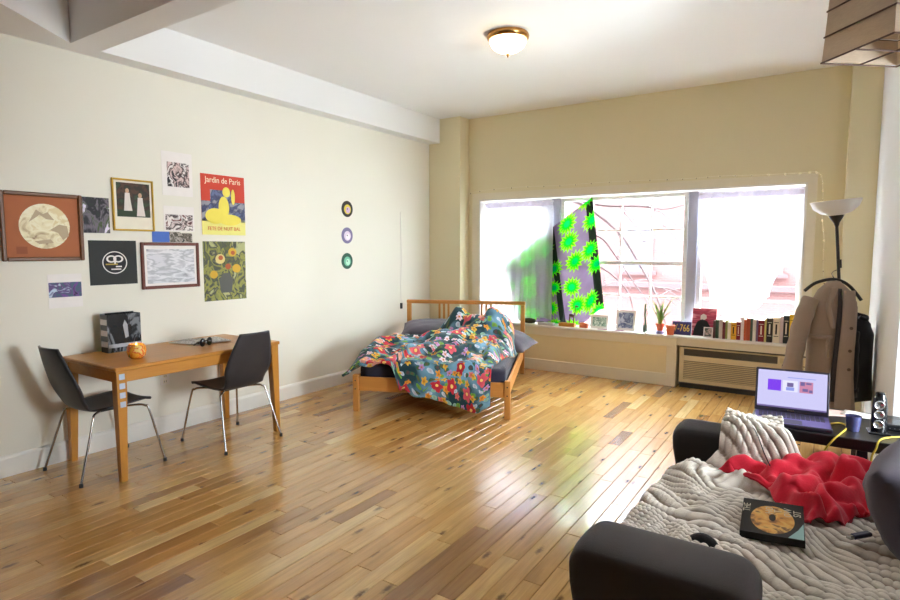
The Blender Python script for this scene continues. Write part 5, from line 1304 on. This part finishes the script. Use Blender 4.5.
for a_ in (-1, 1): MB().box((a_ * 0.008 - 0.001, -0.004, 0.13), (a_ * 0.008 + 0.001, 0.004, 0.148)).build('prong', 'chrome', wbx)

# ================================================================== ON THE SOFA
fabric('red_fleece', rgb(228, 24, 58), rgb(190, 12, 40), 120, bump=0.3)
def red_fn(u, v):
    xl = lerp_tab([(0, -0.01), (0.35, -0.14), (0.55, -0.17), (0.72, -0.30), (0.85, -0.40), (1, -0.34)], v); yl = lerp_tab([(0, 2.46), (0.35, 2.62), (0.55, 2.72), (0.72, 2.79), (0.85, 2.84), (1, 2.92)], v)
    xr = lerp_tab([(0, 0.17), (0.5, 0.25), (1, 0.26)], v); yr = lerp_tab([(0, 2.66), (0.5, 2.90), (1, 3.10)], v)
    x = xl + (xr - xl) * u; y = yl + (yr - yl) * u + 0.03 * math.sin(u * 9 + v * 3)
    n = fbm(x * 4 + 2, y * 4, 8.0)
    z = 0.515 + 0.03 * (1 + math.sin(u * 15 - v * 7 + 5 * n)) + 0.02 * (1 + math.sin(v * 13 + u * 5 + 3 * n)) + 0.05 * math.exp(-((u - 0.75) ** 2 / 0.06 + (v - 0.75) ** 2 / 0.05))
    ed = sstep(0, 0.1, u) * sstep(0, 0.1, v) * sstep(0, 0.06, 1 - v)
    return (x, y, 0.505 + (z - 0.505) * (0.35 + 0.65 * ed))
rd = sheet(red_fn, 90, 90, 0.012, 'fleece_throw', 'red_fleece', None); tag(rd, 'crumpled bright red fleece throw on the knit blanket', 'blanket')
fabric('cushion_grey', rgb(104, 98, 112), rgb(78, 72, 86), 420, bump=0.4)
pillow_mesh('cushion', 'cushion_grey', 0.36, 0.36, 0.20, (0.275, 2.52, 0.665), (math.radians(72), math.radians(-10), math.radians(74)), 'grey-violet square cushion leaning at the back of the sofa', 'cushion', None, 2.0)
# paperback
bkP = [onZ(745, 502, 0.53), onZ(806, 514, 0.53), onZ(803, 543, 0.53), onZ(739, 528, 0.53)]
bcn = sum(bkP, Vector()) / 4; brz = math.atan2(bkP[1].y - bkP[0].y, bkP[1].x - bkP[0].x)
bL = ((bkP[1] - bkP[0]).length + (bkP[2] - bkP[3]).length) / 4; bW = ((bkP[0] - bkP[3]).length + (bkP[1] - bkP[2]).length) / 4
pb = tag(empty('paperback', (bcn.x, bcn.y, 0.515), brz), 'dark paperback with a golden face print lying on the knit blanket', 'book'); pb.rotation_euler = (math.radians(5), math.radians(-3), brz)
MB().box((-bL + 0.002, -bW + 0.003, 0.002), (bL - 0.001, bW - 0.002, 0.026)).build('pages', 'paper_white', pb)
blotch('cover_gold', [rgb(60, 36, 16), rgb(150, 92, 30), rgb(214, 150, 60), rgb(226, 180, 96), rgb(120, 74, 30)], 16, 3, dist=0.8, rough=0.3)
glossfree('cover_black', rgb(26, 22, 20)); glossfree('cover_text', rgb(214, 206, 184)); glossfree('cover_teal', rgb(150, 190, 186))
cvr = MB().box((-bL, -bW, 0.0262), (bL, bW, 0.028)).box((-bL, -bW, 0.0), (bL, bW, 0.0018)).box((-bL, -bW, 0.0018), (bL, -bW + 0.002, 0.0262)).build('cover', 'cover_black', pb)
disc('cover_print', 'cover_gold', cvr, 0.0, -0.012, bL * 0.7, bW * 0.8, 0.0281, 0.0003)
disc('cover_print_dark', 'cover_black', cvr, 0.0, 0.0, bL * 0.11, bW * 0.2, 0.0286, 0.0003)
MB().prism([(bL * 0.5, -bW + 0.004), (bL - 0.003, -bW + 0.004), (bL - 0.003, -bW * 0.1), (bL * 0.8, -bW * 0.5)], 2, 0.0281, 0.0284).build('cover_corner', 'cover_teal', cvr)
for i, (wd, xx) in enumerate((('THE', -bL * 0.84), ('HO', -bL * 0.10), ('T', bL * 0.18), ('OW', bL * 0.50), ('SIT', bL * 0.80))):
    text(wd, 0.036, 'cover_text', cvr, (xx, bW * 0.42, 0.0290), (0, 0, math.pi / 2), depth=0.0002)
# small things
plain('navy_plastic', rgb(32, 32, 70), 0.3)
p = onZ(848, 537, 0.54); q = onZ(870, 533, 0.54)
lg_ = tag(empty('lighter', ((p.x + q.x) / 2, (p.y + q.y) / 2, 0.53), math.atan2(q.y - p.y, q.x - p.x)), 'small navy lighter lying on the knit blanket by the cushion', 'lighter')
hw = (q - p).length / 2
MB().bbox((-hw * 0.6, -0.012, 0), (hw, 0.012, 0.016), 0.004).build('body', 'navy_plastic', lg_); MB().bbox((-hw, -0.010, 0.001), (-hw * 0.62, 0.010, 0.015), 0.003).build('metal_head', 'chrome', lg_)
fabric('sock_black', rgb(34, 30, 32), rgb(14, 12, 14), 160, bump=0.6)
p = onZ(692, 541, 0.52); q = onZ(713, 546, 0.52)
o = MB().tube(cat([tuple(p - Vector((0.03, 0, 0.03))), tuple(p), tuple((p + q) / 2 + Vector((0, 0, 0.015))), tuple(q), tuple(q + Vector((0.01, -0.03, -0.03)))], 6), [0.012 + 0.010 * math.sin(math.pi * k / 24) for k in range(25)], 12).build('sock', 'sock_black', None, smooth=True)
tag(o, 'balled black sock lying between the near armrest and the blanket', 'sock')
cable([Vector((-0.30, 3.275, 0.66)), onZ(757, 434, 0.72), onZ(765, 455, 0.64), onZ(773, 470, 0.57), onZ(781, 473, 0.56), onZ(784, 468, 0.56), onZ(776, 465, 0.57), onZ(772, 474, 0.56), onZ(776, 480, 0.555)], 0.0022, 'rubber', 'earphone_cable', 'thin black earphone cable trailing over the knit blanket')

# ================================================================== PAPER LANTERN
t_ = NT('lantern_paper'); cpp = t_.mix(t_.noise(t_.mapping(t_.obj(), (60, 60, 400)), 1.0, 3), rgb(196, 178, 156), rgb(222, 206, 184))
M['lantern_paper'] = t_.end(t_.n('MixShader', {0: 0.3, 1: t_.bsdf(cpp, 0.8), 2: t_.n('BsdfTranslucent', {'Color': cpp})}))
plain('lantern_rib', rgb(96, 72, 62), 0.6)
LZ = 2.2; lcn = onZ(895.5, 51, LZ)
ln = tag(empty('paper_lantern', (lcn.x, lcn.y, LZ), math.radians(-50)), 'square tan paper lantern with dark ribs hanging from the ceiling above the sofa', 'lantern')
hs, nL, sp_h = 0.145, 5, 0.086
def sqr(h, z): return [(-h, -h, z), (h, -h, z), (h, h, z), (-h, h, z)]
for k in range(nL):
    z0_, z1_ = k * sp_h + 0.004, (k + 1) * sp_h - 0.002
    a_, b_ = hs - 0.0035 * k, hs - 0.0035 * (k + 1)
    for s_ in range(4):
        A, B = sqr(a_, z0_), sqr(b_, z1_); i0, i1 = s_, (s_ + 1) % 4
        pts_ = [Vector(A[i0]), Vector(A[i1]), Vector(B[i1]), Vector(B[i0])]; inn = [Vector((p.x * 0.985, p.y * 0.985, p.z)) for p in pts_]
        MB().add(pts_ + inn, [(0, 1, 2, 3), (7, 6, 5, 4), (0, 4, 5, 1), (1, 5, 6, 2), (2, 6, 7, 3), (3, 7, 4, 0)]).build('paper_panel', 'lantern_paper', ln)
for k in range(nL + 1):
    h_ = hs - 0.0035 * k + 0.002; A = sqr(h_, k * sp_h)
    for s_ in range(4): MB().tube([A[s_], A[(s_ + 1) % 4]], 0.003, 6).build('rib', 'lantern_rib', ln)
for zz in (0.0, nL * sp_h):
    MB().tube([(-hs * 0.98, 0, zz), (hs * 0.98, 0, zz)], 0.003, 6).build('cross_bar', 'lantern_rib', ln); MB().tube([(0, -hs * 0.98, zz), (0, hs * 0.98, zz)], 0.003, 6).build('cross_bar', 'lantern_rib', ln)
MB().tube([(0, 0, 0.19), (0, 0, CZ - LZ - 0.02)], 0.004, 8).build('cord', 'rubber', ln)
MB().lathe([(0.012, 0.12), (0.03, 0.14), (0.032, 0.16), (0.016, 0.19), (0.014, 0.22)], 16).build('bulb', 'paper_white', ln, smooth=True)
MB().lathe([(0.045, CZ - LZ - 0.025), (0.05, CZ - LZ - 0.001)], 20).build('ceiling_rose', 'paper_white', ln, smooth=40)
